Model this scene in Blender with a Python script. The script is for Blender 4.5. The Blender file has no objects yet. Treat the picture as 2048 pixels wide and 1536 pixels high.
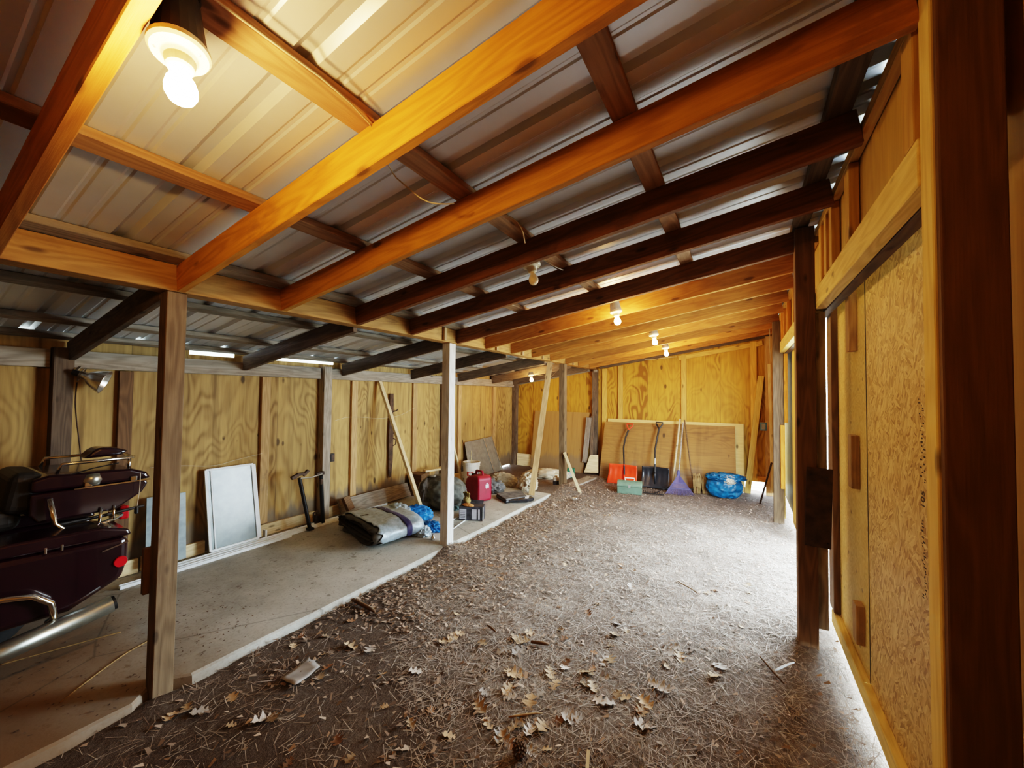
# Long pole shed with dirt floor, concrete strip, open rafters and plywood walls.
import bpy, bmesh, math, random
import numpy as np
from mathutils import Vector, Matrix, noise as mn
random.seed(7)
D = bpy.data
SC = bpy.context.scene
COL = SC.collection
PI = math.pi
V = Vector

# ------------------------------------------------------------------ helpers
def link(o, parent=None):
    COL.objects.link(o)
    if parent is not None:
        o.parent = parent
    return o

def tag(o, label=None, cat=None, group=None, kind=None):
    if label: o['label'] = label
    if cat: o['category'] = cat
    if group: o['group'] = group
    if kind: o['kind'] = kind
    return o

def empty(name, loc, label, cat, group=None, rotz=0):
    o = D.objects.new(name, None)
    o.empty_display_size = 0.05
    o.location = loc
    o.rotation_euler = (0, 0, rotz)
    link(o)
    return tag(o, label, cat, group)

class MB:
    """collects simple shapes into one mesh"""
    def __init__(self):
        self.v = []; self.f = []; self.m = []; self.cur = 0
    def add(self, vs, fs):
        b = len(self.v)
        self.v += [tuple(p) for p in vs]
        self.f += [tuple(i + b for i in f) for f in fs]
        self.m += [self.cur] * len(fs)
        return self
    def box(self, c, s, R=None):
        c = V(c); h = V(s) * .5
        vs = []
        for x in (-1, 1):
            for y in (-1, 1):
                for z in (-1, 1):
                    p = V((x * h.x, y * h.y, z * h.z))
                    if R is not None: p = R @ p
                    vs.append(c + p)
        return self.add(vs, [(0,1,3,2),(4,6,7,5),(0,4,5,1),(2,3,7,6),(0,2,6,4),(1,5,7,3)])
    def bar(self, p0, p1, w, t, up=(0,0,1), ext=0):
        p0 = V(p0); p1 = V(p1); d = p1 - p0; L = d.length; d.normalize()
        u = V(up); s = d.cross(u)
        if s.length < 1e-4: s = d.cross(V((1,0,0)))
        s.normalize(); u = s.cross(d)
        R = Matrix((d, s, u)).transposed()
        return self.box((p0 + p1) * .5, (L + ext, w, t), R)
    def tube(self, pts, r, n=8, cap=True, closed=False):
        pts = [V(p) for p in pts]
        rs = r if isinstance(r, (list, tuple)) else [r] * len(pts)
        N = len(pts); vs = []; prev = None
        for i, p in enumerate(pts):
            if closed:
                d = pts[(i+1) % N] - pts[i-1]
            else:
                d = pts[min(i+1, N-1)] - pts[max(i-1, 0)]
            if d.length < 1e-7: d = V((0,0,1))
            d.normalize()
            if prev is None:
                a = V((0,0,1)) if abs(d.z) < .9 else V((1,0,0))
                s = d.cross(a).normalized()
            else:
                s = (prev - d * prev.dot(d))
                if s.length < 1e-5: s = d.cross(V((0,0,1)))
                s.normalize()
            prev = s; t = d.cross(s)
            for k in range(n):
                a = 2 * PI * k / n
                vs.append(p + (s * math.cos(a) + t * math.sin(a)) * rs[i])
        fs = []
        M = N if closed else N - 1
        for i in range(M):
            j = (i + 1) % N
            for k in range(n):
                q = (k + 1) % n
                fs.append((i*n+k, i*n+q, j*n+q, j*n+k))
        if cap and not closed:
            fs.append(tuple(range(n))[::-1]); fs.append(tuple((N-1)*n + k for k in range(n)))
        return self.add(vs, fs)
    def lathe(self, prof, c=(0,0,0), n=24, R=None, sx=1, sy=1):
        vs = []; fs = []; c = V(c); N = len(prof)
        for r, z in prof:
            for k in range(n):
                a = 2 * PI * k / n
                p = V((r * math.cos(a) * sx, r * math.sin(a) * sy, z))
                if R is not None: p = R @ p
                vs.append(c + p)
        for i in range(N - 1):
            for k in range(n):
                q = (k + 1) % n
                fs.append((i*n+k, i*n+q, (i+1)*n+q, (i+1)*n+k))
        if prof[0][0] > 1e-4: fs.append(tuple(range(n))[::-1])
        if prof[-1][0] > 1e-4: fs.append(tuple((N-1)*n + k for k in range(n)))
        return self.add(vs, fs)
    def prism(self, poly, z0, z1, R=None, c=(0,0,0)):
        n = len(poly); c = V(c); vs = []
        for z in (z0, z1):
            for x, y in poly:
                p = V((x, y, z))
                if R is not None: p = R @ p
                vs.append(c + p)
        fs = [tuple(range(n))[::-1], tuple(range(n, 2*n))]
        fs += [(i, (i+1) % n, n + (i+1) % n, n + i) for i in range(n)]
        return self.add(vs, fs)
    def build(self, name, mats, parent=None, smooth=False, bevel=0, sub=0, loc=None, seg=2):
        me = D.meshes.new(name)
        me.from_pydata(self.v, [], self.f)
        for m in (mats if isinstance(mats, (list, tuple)) else [mats]): me.materials.append(m)
        me.polygons.foreach_set('material_index', self.m)
        if smooth: me.polygons.foreach_set('use_smooth', [True] * len(self.f))
        me.update()
        bm = bmesh.new(); bm.from_mesh(me)
        bmesh.ops.recalc_face_normals(bm, faces=bm.faces)
        bm.to_mesh(me); bm.free()
        o = D.objects.new(name, me)
        if loc is not None: o.location = loc
        elif parent is not None and parent.parent is None: o.location = -parent.location
        link(o, parent)
        if bevel:
            b = o.modifiers.new('b', 'BEVEL'); b.width = bevel; b.segments = seg; b.limit_method = 'ANGLE'; b.angle_limit = .7
        if sub:
            b = o.modifiers.new('s', 'SUBSURF'); b.levels = sub; b.render_levels = sub
        return o

def board(name, p0, p1, w, t, mat, up=(0,0,1), parent=None, bevel=.003, label=None, cat=None, group=None, kind=None, roll=0):
    """a stick of lumber from p0 to p1 (axis line): w across, t along 'up'; own local frame so the grain follows it"""
    p0 = V(p0); p1 = V(p1); d = p1 - p0; L = d.length; d.normalize()
    u = V(up); s = u.cross(d)
    if s.length < 1e-4: s = V((0,1,0))
    s.normalize(); u = d.cross(s)
    R = Matrix((d, s, u)).transposed()
    if roll: R = R @ Matrix.Rotation(roll, 3, 'X')
    b = MB(); b.box((0,0,0), (L, w, t))
    o = b.build(name, mat, None, bevel=bevel, seg=1)
    M4 = R.to_4x4(); M4.translation = (p0 + p1) * .5
    if parent is not None:
        o.parent = parent
        M4 = Matrix.Translation(-parent.location) @ M4
    o.matrix_basis = M4
    return tag(o, label, cat, group, kind)

# ------------------------------------------------------------------ materials
def newmat(name):
    m = D.materials.new(name); m.use_nodes = True
    nt = m.node_tree; nt.nodes.clear()
    out = nt.nodes.new('ShaderNodeOutputMaterial')
    b = nt.nodes.new('ShaderNodeBsdfPrincipled')
    nt.links.new(b.outputs[0], out.inputs[0])
    return m, nt, b

class G:
    """tiny node-graph writer"""
    def __init__(s, nt): s.nt = nt
    def n(s, t, **k):
        nd = s.nt.nodes.new(t)
        for a, v in k.items(): setattr(nd, a, v)
        return nd
    def l(s, a, b): s.nt.links.new(a, b)
    def set(s, sock, v):
        if hasattr(v, 'links') or isinstance(v, bpy.types.NodeSocket): s.l(v, sock)
        else: sock.default_value = v
    def math(s, op, a, b=0.0, c=None):
        nd = s.n('ShaderNodeMath', operation=op)
        s.set(nd.inputs[0], a); s.set(nd.inputs[1], b)
        if c is not None: s.set(nd.inputs[2], c)
        return nd.outputs[0]
    def coord(s, kind='Object', scale=(1,1,1), loc=(0,0,0), rot=(0,0,0), src=None):
        if src is None: src = s.n('ShaderNodeTexCoord').outputs[kind]
        mp = s.n('ShaderNodeMapping')
        mp.inputs['Scale'].default_value = scale; mp.inputs['Location'].default_value = loc; mp.inputs['Rotation'].default_value = rot
        s.l(src, mp.inputs[0]); return mp.outputs[0]
    def noise(s, vec, scale=5, detail=4, rough=.55, dist=0, out='Fac'):
        nd = s.n('ShaderNodeTexNoise'); s.l(vec, nd.inputs['Vector'])
        nd.inputs['Scale'].default_value = scale; nd.inputs['Detail'].default_value = detail
        nd.inputs['Roughness'].default_value = rough; nd.inputs['Distortion'].default_value = dist
        return nd.outputs[out]
    def vor(s, vec, scale=5, out='Distance', feat='F1', rnd=1):
        nd = s.n('ShaderNodeTexVoronoi', feature=feat); s.l(vec, nd.inputs['Vector'])
        nd.inputs['Scale'].default_value = scale; nd.inputs['Randomness'].default_value = rnd
        return nd.outputs[out]
    def ramp(s, fac, stops, interp='LINEAR'):
        nd = s.n('ShaderNodeValToRGB'); cr = nd.color_ramp; cr.interpolation = interp
        while len(cr.elements) < len(stops): cr.elements.new(.5)
        for e, (p, c) in zip(cr.elements, stops):
            e.position = p; e.color = (c[0], c[1], c[2], 1) if not isinstance(c, (int, float)) else (c, c, c, 1)
        s.l(fac, nd.inputs[0]); return nd.outputs[0]
    def mix(s, fac, a, b, mode='MIX'):
        nd = s.n('ShaderNodeMix', data_type='RGBA', blend_type=mode)
        for sock, v in ((nd.inputs[0], fac), (nd.inputs[6], a), (nd.inputs[7], b)):
            if isinstance(v, bpy.types.NodeSocket): s.l(v, sock)
            elif isinstance(v, (int, float)): sock.default_value = v
            else: sock.default_value = (v[0], v[1], v[2], 1)
        return nd.outputs[2]
    def bump(s, h, strength, dist, bsdf):
        nd = s.n('ShaderNodeBump'); nd.inputs['Strength'].default_value = strength; nd.inputs['Distance'].default_value = dist
        s.l(h, nd.inputs['Height']); s.l(nd.outputs[0], bsdf.inputs['Normal'])

def flat(name, col, rough=.6, metal=0, emit=None, trans=0, noise_amt=.12, nscale=14, alpha=1, coat=0, bump=0):
    m, nt, b = newmat(name); g = G(nt)
    v = g.coord()
    f = g.noise(v, nscale, 3)
    dark = tuple(c * (1 - noise_amt * 2) for c in col); lite = tuple(min(1, c * (1 + noise_amt)) for c in col)
    c = g.ramp(f, [(.3, dark), (.7, lite)])
    g.l(c, b.inputs['Base Color'])
    b.inputs['Roughness'].default_value = rough; b.inputs['Metallic'].default_value = metal
    if coat: b.inputs['Coat Weight'].default_value = coat; b.inputs['Coat Roughness'].default_value = .08
    if trans: b.inputs['Transmission Weight'].default_value = trans
    if alpha < 1: b.inputs['Alpha'].default_value = alpha
    if emit:
        b.inputs['Emission Color'].default_value = (*emit[0], 1); b.inputs['Emission Strength'].default_value = emit[1]
    if bump: g.bump(f, bump, .01, b)
    return m

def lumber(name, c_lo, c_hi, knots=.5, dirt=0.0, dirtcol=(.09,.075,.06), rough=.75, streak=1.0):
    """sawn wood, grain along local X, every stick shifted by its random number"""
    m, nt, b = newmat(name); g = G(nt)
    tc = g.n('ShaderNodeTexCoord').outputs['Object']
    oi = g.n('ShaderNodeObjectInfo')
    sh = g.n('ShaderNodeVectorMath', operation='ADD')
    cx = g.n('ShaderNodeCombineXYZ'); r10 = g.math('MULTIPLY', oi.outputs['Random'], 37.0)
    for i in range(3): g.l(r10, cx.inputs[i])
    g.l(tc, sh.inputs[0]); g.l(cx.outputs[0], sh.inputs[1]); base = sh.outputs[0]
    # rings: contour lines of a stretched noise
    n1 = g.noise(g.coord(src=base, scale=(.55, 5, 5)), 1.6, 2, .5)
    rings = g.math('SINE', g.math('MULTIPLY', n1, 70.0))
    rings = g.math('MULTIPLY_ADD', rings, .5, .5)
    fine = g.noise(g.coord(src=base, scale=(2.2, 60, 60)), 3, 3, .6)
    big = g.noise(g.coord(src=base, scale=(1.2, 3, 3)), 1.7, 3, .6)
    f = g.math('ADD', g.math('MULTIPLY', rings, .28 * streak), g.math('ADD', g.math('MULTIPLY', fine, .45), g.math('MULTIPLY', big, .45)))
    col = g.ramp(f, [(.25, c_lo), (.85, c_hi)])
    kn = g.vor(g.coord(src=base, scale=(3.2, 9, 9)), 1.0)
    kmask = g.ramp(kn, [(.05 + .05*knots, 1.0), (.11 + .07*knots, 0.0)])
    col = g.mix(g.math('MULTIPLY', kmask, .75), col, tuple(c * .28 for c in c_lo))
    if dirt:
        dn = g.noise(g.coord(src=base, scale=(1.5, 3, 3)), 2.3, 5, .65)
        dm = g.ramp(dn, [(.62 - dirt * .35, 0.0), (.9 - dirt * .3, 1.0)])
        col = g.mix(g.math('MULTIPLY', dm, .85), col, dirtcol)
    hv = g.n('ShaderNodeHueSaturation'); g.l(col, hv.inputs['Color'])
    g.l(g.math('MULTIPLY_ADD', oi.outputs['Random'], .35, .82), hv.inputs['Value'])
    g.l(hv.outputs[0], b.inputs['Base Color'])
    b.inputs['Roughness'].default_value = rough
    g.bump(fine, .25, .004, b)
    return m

def plywood(name, ax, c_lo, c_hi, vert=True, panel=1.22, contrast=1.0, stain=.5, cath=1.0, off=0.0):
    """rotary cut plywood in world coordinates; ax 0: wall runs along y, 1: wall runs along x, 2: local sheet XZ plane"""
    m, nt, b = newmat(name); g = G(nt)
    tc = g.n('ShaderNodeTexCoord').outputs['Object']
    sp = g.n('ShaderNodeSeparateXYZ'); g.l(tc, sp.inputs[0])
    h = sp.outputs[1] if ax == 0 else sp.outputs[0]
    z = sp.outputs[2]
    h = g.math('ADD', h, off)
    pid = g.math('FLOOR', g.math('DIVIDE', h, panel))
    wn = g.n('ShaderNodeTexWhiteNoise', noise_dimensions='1D'); g.l(pid, wn.inputs['W'])
    cb = g.n('ShaderNodeCombineXYZ')
    g.l(h, cb.inputs[0]); g.l(z, cb.inputs[1]); g.l(g.math('MULTIPLY', wn.outputs[0], 50.0), cb.inputs[2])
    base = cb.outputs[0]
    s_grain = (1, .16, 1) if vert else (.16, 1, 1)
    s_c = (1, .33, 1) if vert else (.33, 1, 1)
    s_f = (40, 1.6, 1) if vert else (1.6, 40, 1)
    n0 = g.noise(g.coord(src=base, scale=s_c), 2.6, 2.2, .5, .35)
    rings = g.math('MULTIPLY_ADD', g.math('SINE', g.math('MULTIPLY', n0, 95.0)), .5, .5)
    rings = g.math('POWER', rings, 1.6)
    ringamp = g.ramp(g.noise(g.coord(src=base, scale=s_grain), 1.1, 2), [(.42, .15), (.62, 1.0)])
    rings = g.math('MULTIPLY', rings, ringamp)
    fine = g.noise(g.coord(src=base, scale=s_f), 1.0, 3, .6)
    big = g.noise(g.coord(src=base, scale=(1, .5, 1)), 1.9, 3, .6)
    f = g.math('ADD', g.math('MULTIPLY', fine, .55), g.math('MULTIPLY', big, .5))
    f = g.math('SUBTRACT', f, g.math('MULTIPLY', rings, .26 * contrast * cath))
    f = g.math('ADD', f, g.math('MULTIPLY', wn.outputs[0], .12))
    col = g.ramp(f, [(.18, c_lo), (.72, c_hi)])
    # football knots
    kd = g.vor(g.coord(src=base, scale=(4.5, 2.2, 1)), 1.0)
    km = g.ramp(kd, [(.07, 1.0), (.12, 0.0)])
    col = g.mix(g.math('MULTIPLY', km, .8), col, tuple(c * .16 for c in c_lo))
    # a row of small boat-shaped knots at elbow height
    kr = g.ramp(g.vor(g.coord(src=base, scale=(11, 5, 1), rot=(0, 0, .1)), 1.0), [(.10, 1.0), (.17, 0.0)])
    band = g.ramp(g.math('ABSOLUTE', g.math('SUBTRACT', z, 1.07)), [(.07, 1.0), (.10, 0.0)])
    if vert: col = g.mix(g.math('MULTIPLY', g.math('MULTIPLY', kr, band), .75), col, tuple(c * .2 for c in c_lo))
    # panel seam
    fr = g.math('FRACT', g.math('DIVIDE', h, panel))
    seam = g.ramp(fr, [(.0, 1.0), (.006, 0.0)])
    col = g.mix(g.math('MULTIPLY', seam, .8), col, (.05, .03, .015))
    # dirt running up from the ground and down from the plate
    if stain:
        zz = g.math('ADD', z, g.math('MULTIPLY', g.noise(g.coord(src=base, scale=(4, .8, 1)), 1.5, 4), -.55))
        sm = g.ramp(zz, [(-.12, .85), (.10, 0.0)])
        col = g.mix(g.math('MULTIPLY', sm, stain), col, (.16, .13, .10))
        st = g.ramp(g.noise(g.coord(src=base, scale=(7, .5, 1)), 1.3, 4, .65), [(.56, 0.0), (.72, 1.0)])
        col = g.mix(g.math('MULTIPLY', st, stain * .55), col, tuple(c * .45 for c in c_lo))
    g.l(col, b.inputs['Base Color'])
    b.inputs['Roughness'].default_value = .72
    g.bump(f, .15, .004, b)
    return m

def osb_mat():
    m, nt, b = newmat('osb strands'); g = G(nt)
    tc = g.n('ShaderNodeTexCoord').outputs['Object']
    cols = []
    for i, (rot, sc) in enumerate(((.25, (1, 95, 19)), (-.5, (1, 85, 18)), (1.1, (1, 80, 22)), (-1.0, (1, 105, 20)))):
        v = g.coord(src=tc, scale=(1,1,1), rot=(rot, 0, 0), loc=(0, i * 3.1, i * 1.7))
        v = g.coord(src=v, scale=sc)
        nd = g.n('ShaderNodeTexVoronoi'); g.l(v, nd.inputs['Vector']); nd.inputs['Scale'].default_value = 1.0
        bw = g.n('ShaderNodeRGBToBW'); g.l(nd.outputs['Color'], bw.inputs[0])
        cols.append((bw.outputs[0], nd.outputs['Distance']))
    pick = g.noise(g.coord(src=tc), 16, 2)
    a = g.mix(g.ramp(pick, [(.44, 0.0), (.46, 1.0)]), cols[0][0], cols[1][0])
    bb = g.mix(g.ramp(g.noise(g.coord(src=tc, loc=(3,5,1)), 19, 2), [(.49, 0.0), (.51, 1.0)]), cols[2][0], cols[3][0])
    c = g.mix(g.ramp(g.noise(g.coord(src=tc, loc=(9,2,4)), 13, 2), [(.5, 0.0), (.52, 1.0)]), a, bb)
    lo = g.noise(g.coord(src=tc), 1.6, 3)
    fac = g.math('ADD', g.math('MULTIPLY', c, .85), g.math('MULTIPLY', lo, .3))
    col = g.ramp(fac, [(.2, (.32,.18,.05)), (.5, (.62,.42,.16)), (.95, (.85,.66,.30))])
    g.l(col, b.inputs['Base Color']); b.inputs['Roughness'].default_value = .6
    g.bump(fac, .5, .004, b)
    return m

def metal_roof_mat():
    m, nt, b = newmat('roof steel underside'); g = G(nt)
    v = g.coord()
    f = g.noise(g.coord(scale=(1, 1, 1)), 5, 4)
    f2 = g.noise(v, 1.4, 3)
    c = g.ramp(g.math('ADD', g.math('MULTIPLY', f, .5), g.math('MULTIPLY', f2, .5)), [(.3, (.60,.64,.70)), (.7, (.70,.745,.81))])
    g.l(c, b.inputs['Base Color'])
    b.inputs['Metallic'].default_value = .3; b.inputs['Roughness'].default_value = .36
    return m

def concrete_mat():
    m, nt, b = newmat('stained concrete'); g = G(nt)
    v = g.coord()
    a = g.noise(v, 1.5, 6, .65); s = g.noise(v, 60, 3, .6)
    c = g.ramp(a, [(.32, (.31,.305,.27)), (.5, (.45,.445,.40)), (.7, (.57,.57,.53))])
    c = g.mix(g.math('MULTIPLY', g.ramp(s, [(.35, 1.0), (.5, 0.0)]), .25), c, (.16,.14,.11))
    deb = g.noise(g.coord(scale=(1,1,1), loc=(4,1,0)), 9, 6, .7)
    dm = g.ramp(deb, [(.60, 0.0), (.66, 1.0)])
    c = g.mix(g.math('MULTIPLY', dm, .55), c, (.10,.075,.05))
    # brown mud film toward the front end
    sp = g.n('ShaderNodeSeparateXYZ'); g.l(v, sp.inputs[0])
    yy = g.math('ADD', sp.outputs[1], g.math('MULTIPLY', g.noise(v, 2, 3), -.9))
    mud = g.ramp(yy, [(.1, 1.0), (1.0, 0.0)])
    c = g.mix(g.math('MULTIPLY', mud, .85), c, (.20,.115,.05))
    # cracks
    ck = g.vor(g.coord(scale=(.5,.42,1), loc=(.3,.2,0)), 1.0, feat='DISTANCE_TO_EDGE')
    cm = g.ramp(ck, [(.0, 1.0), (.003, 0.0)])
    c = g.mix(g.math('MULTIPLY', cm, .5), c, (.07,.06,.05))
    g.l(c, b.inputs['Base Color']); b.inputs['Roughness'].default_value = .85
    g.bump(g.math('ADD', a, g.math('MULTIPLY', s, .3)), .3, .006, b)
    return m

def dirt_mat():
    m, nt, b = newmat('packed dirt'); g = G(nt)
    v = g.coord()
    a = g.noise(v, 1.3, 6, .6); s = g.noise(v, 38, 5, .75); t = g.noise(g.coord(scale=(1, .28, 1), rot=(0,0,.7)), 75, 4, .7)
    f = g.math('ADD', g.math('MULTIPLY', a, .45), g.math('ADD', g.math('MULTIPLY', s, .3), g.math('MULTIPLY', t, .35)))
    c = g.ramp(f, [(.38, (.10,.077,.06)), (.53, (.22,.175,.142)), (.68, (.42,.36,.30))])
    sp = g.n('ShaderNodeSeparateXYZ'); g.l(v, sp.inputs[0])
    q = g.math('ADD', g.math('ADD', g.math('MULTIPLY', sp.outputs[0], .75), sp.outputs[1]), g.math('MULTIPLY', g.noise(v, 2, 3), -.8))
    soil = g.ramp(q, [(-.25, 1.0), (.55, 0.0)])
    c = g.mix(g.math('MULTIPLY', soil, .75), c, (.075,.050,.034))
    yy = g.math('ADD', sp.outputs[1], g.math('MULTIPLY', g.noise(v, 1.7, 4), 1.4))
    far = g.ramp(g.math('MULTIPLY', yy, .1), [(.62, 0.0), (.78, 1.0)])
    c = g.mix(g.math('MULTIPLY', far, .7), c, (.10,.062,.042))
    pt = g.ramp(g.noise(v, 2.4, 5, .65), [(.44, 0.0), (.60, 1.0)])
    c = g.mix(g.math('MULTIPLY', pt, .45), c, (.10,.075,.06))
    g.l(c, b.inputs['Base Color']); b.inputs['Roughness'].default_value = .95
    g.bump(g.math('ADD', s, t), .8, .02, b)
    return m

def attr_mat(name, rough=.8, trans=0):
    m, nt, b = newmat(name); g = G(nt)
    a = g.n('ShaderNodeAttribute'); a.attribute_name = 'Col'
    g.l(a.outputs['Color'], b.inputs['Base Color']); b.inputs['Roughness'].default_value = rough
    return m

def leaf_mat(name, c1, c2):
    m, nt, b = newmat(name); g = G(nt)
    oi = g.n('ShaderNodeObjectInfo')
    f = g.noise(g.coord(), 30, 3)
    c = g.mix(f, c1, c2)
    hv = g.n('ShaderNodeHueSaturation'); g.l(c, hv.inputs['Color'])
    g.l(g.math('MULTIPLY_ADD', oi.outputs['Random'], .75, .55), hv.inputs['Value'])
    g.l(hv.outputs[0], b.inputs['Base Color']); b.inputs['Roughness'].default_value = .6
    return m

M = {}
M['rafter'] = lumber('amber rafter lumber', (.42,.175,.022), (.70,.325,.05), knots=.6, dirt=.10, dirtcol=(.16,.075,.035))
M['dark'] = lumber('dark and shade-toned lumber', (.075,.05,.035), (.19,.135,.09), knots=.4, dirt=.35, dirtcol=(.035,.028,.022))  # on the low rafters this darkness is painted shade of the dim bay
M['grey'] = lumber('weathered grey lumber', (.17,.14,.11), (.38,.33,.27), knots=.5, dirt=.25, dirtcol=(.09,.07,.055))
M['post'] = lumber('old post lumber', (.09,.058,.03), (.22,.155,.09), knots=.55, dirt=.25, dirtcol=(.11,.065,.04))
M['stud'] = lumber('wall stud lumber', (.32,.19,.08), (.56,.37,.18), knots=.6, dirt=.12)
M['studfar'] = lumber('fresh stud lumber', (.50,.28,.06), (.74,.47,.13), knots=.6)
M['yellow'] = lumber('yellow header lumber', (.66,.45,.13), (.92,.70,.26), knots=.4)
M['pale'] = lumber('new pale pine', (.55,.42,.22), (.78,.64,.40), knots=.3)
M['girder'] = lumber('girder lumber', (.36,.18,.05), (.62,.35,.11), knots=.7, dirt=.2, dirtcol=(.14,.07,.035))
M['umber'] = lumber('umber lumber', (.12,.055,.008), (.21,.105,.022), knots=.3)
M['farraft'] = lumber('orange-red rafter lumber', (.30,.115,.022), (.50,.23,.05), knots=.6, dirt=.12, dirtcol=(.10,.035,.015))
M['palepost'] = lumber('daylight-paled post lumber', (.46,.46,.44), (.74,.75,.73), knots=.4, dirt=.12)  # weathered wood, paled further to carry the daylight from the right
M['purl'] = lumber('brown purlin lumber', (.24,.13,.065), (.46,.28,.15), knots=.6, dirt=.2)
M['plyY'] = plywood('bright plywood sheet', 1, (.50,.33,.10), (.80,.60,.25), False, 9, .6, 0, .5)
M['oldraft'] = lumber('red-brown rafter lumber', (.12,.045,.012), (.26,.105,.03), knots=.5, dirt=.15, dirtcol=(.05,.02,.01))
M['brown'] = lumber('dark brown stained lumber', (.085,.045,.02), (.20,.11,.05), knots=.4)
M['plyL'] = plywood('old plywood', 0, (.15,.08,.022), (.50,.33,.12), True, 1.22, 1.5, 1.0, .7)
M['plyB'] = plywood('amber plywood', 1, (.26,.11,.010), (.62,.355,.05), True, 1.22, 1.9, .35, 1.4, off=.35)
M['plyR'] = plywood('side plywood', 0, (.36,.20,.04), (.62,.41,.10), True, 1.22, .6, .2, .5)
M['plyS'] = plywood('weathered plywood sheet', 1, (.12,.055,.014), (.33,.17,.045), False, 9, 1.6, .5, .9, off=4.0)
M['hard'] = plywood('brown hardboard', 1, (.24,.13,.04), (.40,.23,.075), True, 9, .2, .6, .2, off=4.0)
M['osb'] = osb_mat()
M['steel'] = metal_roof_mat()
M['conc'] = concrete_mat()
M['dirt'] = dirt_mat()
M['white'] = flat('white vinyl', (.82,.88,.92), .4, noise_amt=.05)
M['black'] = flat('black metal', (.022,.020,.020), .45, .3)
M['blackpl'] = flat('black plastic', (.02,.02,.024), .22)
M['rust'] = flat('rust brown metal', (.085,.048,.03), .6, .2, noise_amt=.3)
M['chrome'] = flat('chrome', (.75,.74,.70), .12, 1.0, noise_amt=.03)
M['dullchrome'] = flat('dull chrome', (.42,.43,.38), .3, .9, noise_amt=.1)
M['galv'] = flat('galvanised sheet', (.36,.35,.31), .4, .5, noise_amt=.1)
M['maroon'] = flat('maroon paint', (.020,.003,.006), .25, 0, coat=.6, noise_amt=.1)
M['reflector'] = flat('red reflector', (.55,.01,.02), .2, noise_amt=.1)
M['seat'] = flat('black vinyl seat', (.028,.024,.02), .5)
M['rubber'] = flat('tyre rubber', (.018,.018,.018), .8)
M['red'] = flat('red plastic', (.30,.008,.03), .4)
M['orange'] = flat('orange-red plastic', (.80,.055,.012), .4, noise_amt=.08)
M['purple'] = flat('violet plastic', (.08,.075,.19), .4, noise_amt=.1)
M['blue'] = flat('bright blue tarp', (.012,.17,.48), .45, noise_amt=.25)
M['bluebag'] = flat('blue plastic bag', (.005,.11,.26), .4, noise_amt=.3)
M['silver'] = flat('silver tarp', (.42,.52,.60), .38, .2, noise_amt=.16, nscale=22, bump=.6)
M['brownt'] = flat('brown tarp lining', (.045,.033,.02), .55, noise_amt=.2)
M['violetband'] = flat('violet strap', (.05,.05,.15), .5)
M['cloth'] = flat('cream cloth', (.60,.53,.40), .9, noise_amt=.12)
M['greycloth'] = flat('grey cloth', (.16,.155,.15), .9, noise_amt=.3)
M['dufgrey'] = flat('grey canvas', (.13,.135,.12), .8, noise_amt=.3)
M['greencloth'] = flat('teal cloth', (.10,.15,.14), .8, noise_amt=.3)
M['green'] = flat('grey-green enamel', (.13,.20,.145), .4, .2, noise_amt=.1)
M['dkgreen'] = flat('dark green tin', (.02,.13,.07), .4)
M['pail'] = flat('white pail plastic', (.70,.67,.60), .45, noise_amt=.06)
M['straw'] = flat('straw coloured bamboo', (.33,.21,.085), .7, noise_amt=.2)
M['porcelain'] = flat('cream porcelain', (.78,.74,.58), .3, noise_amt=.03)
M['bulbon'] = flat('lit bulb glass', (1,.9,.7), .3, emit=((1.0,.56,.20), 1.0), noise_amt=0)
M['bulboff'] = flat('frosted bulb glass', (.80,.70,.52), .25, noise_amt=.04)
M['cable'] = flat('cream cable', (.62,.55,.42), .5)
M['ink'] = flat('black ink', (.03,.025,.02), .7)
M['inkred'] = flat('red print', (.50,.03,.02), .6)
M['glass'] = flat('dusty glass', (.36,.45,.48), .18, noise_amt=.1, alpha=.8)
M['paper'] = flat('grey translucent sheet', (.36,.34,.32), .5, noise_amt=.12)
M['carton'] = flat('printed carton', (.06,.06,.075), .5, noise_amt=.4)
M['cartonw'] = flat('white print', (.55,.56,.62), .5, noise_amt=.1)
M['gloves'] = flat('yellow-brown glove', (.30,.23,.08), .8, noise_amt=.3)
M['orangecl'] = flat('orange rag', (.60,.28,.10), .8, noise_amt=.2)
M['aluminium'] = flat('bright aluminium', (.75,.75,.72), .25, .9, noise_amt=.05)
M['bluebox'] = flat('blue outlet box', (.10,.26,.42), .4)
M['grass'] = flat('outdoor ground', (.50,.49,.42), .9, noise_amt=.35, nscale=6)
M['bark'] = flat('tree bark', (.10,.08,.06), .9, noise_amt=.3)
M['foliage'] = flat('hedge foliage', (.06,.12,.03), .8, noise_amt=.4, nscale=20)
M['leaf1'] = leaf_mat('tan leaf', (.42,.29,.17), (.60,.47,.32))
M['leaf2'] = leaf_mat('brown leaf', (.22,.11,.055), (.36,.21,.12))
M['leaf3'] = leaf_mat('pale leaf', (.52,.47,.41), (.66,.62,.58))

# ------------------------------------------------------------------ shed dimensions
XL, XR = -4.46, .445        # inner faces of the side wall sheathing
YF, YB = -1.7, 7.75         # front and back wall sheathing
SL = .158                   # roof slope, rises toward +x
def rb(x): return 2.13 + (x + 2.56) * SL      # rafter bottom
def rt(x): return rb(x) + .14                 # rafter top
RAFT_Y = [-1.3, -.75, -.3, .26, .87, 1.41, 1.98, 2.55, 3.22, 3.75, 4.33, 4.91, 5.52, 6.13, 6.72, 7.32]
ORD = ['first','second','third','fourth','fifth','sixth','seventh','eighth','ninth','tenth','eleventh','twelfth','thirteenth','fourteenth','fifteenth']

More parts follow.
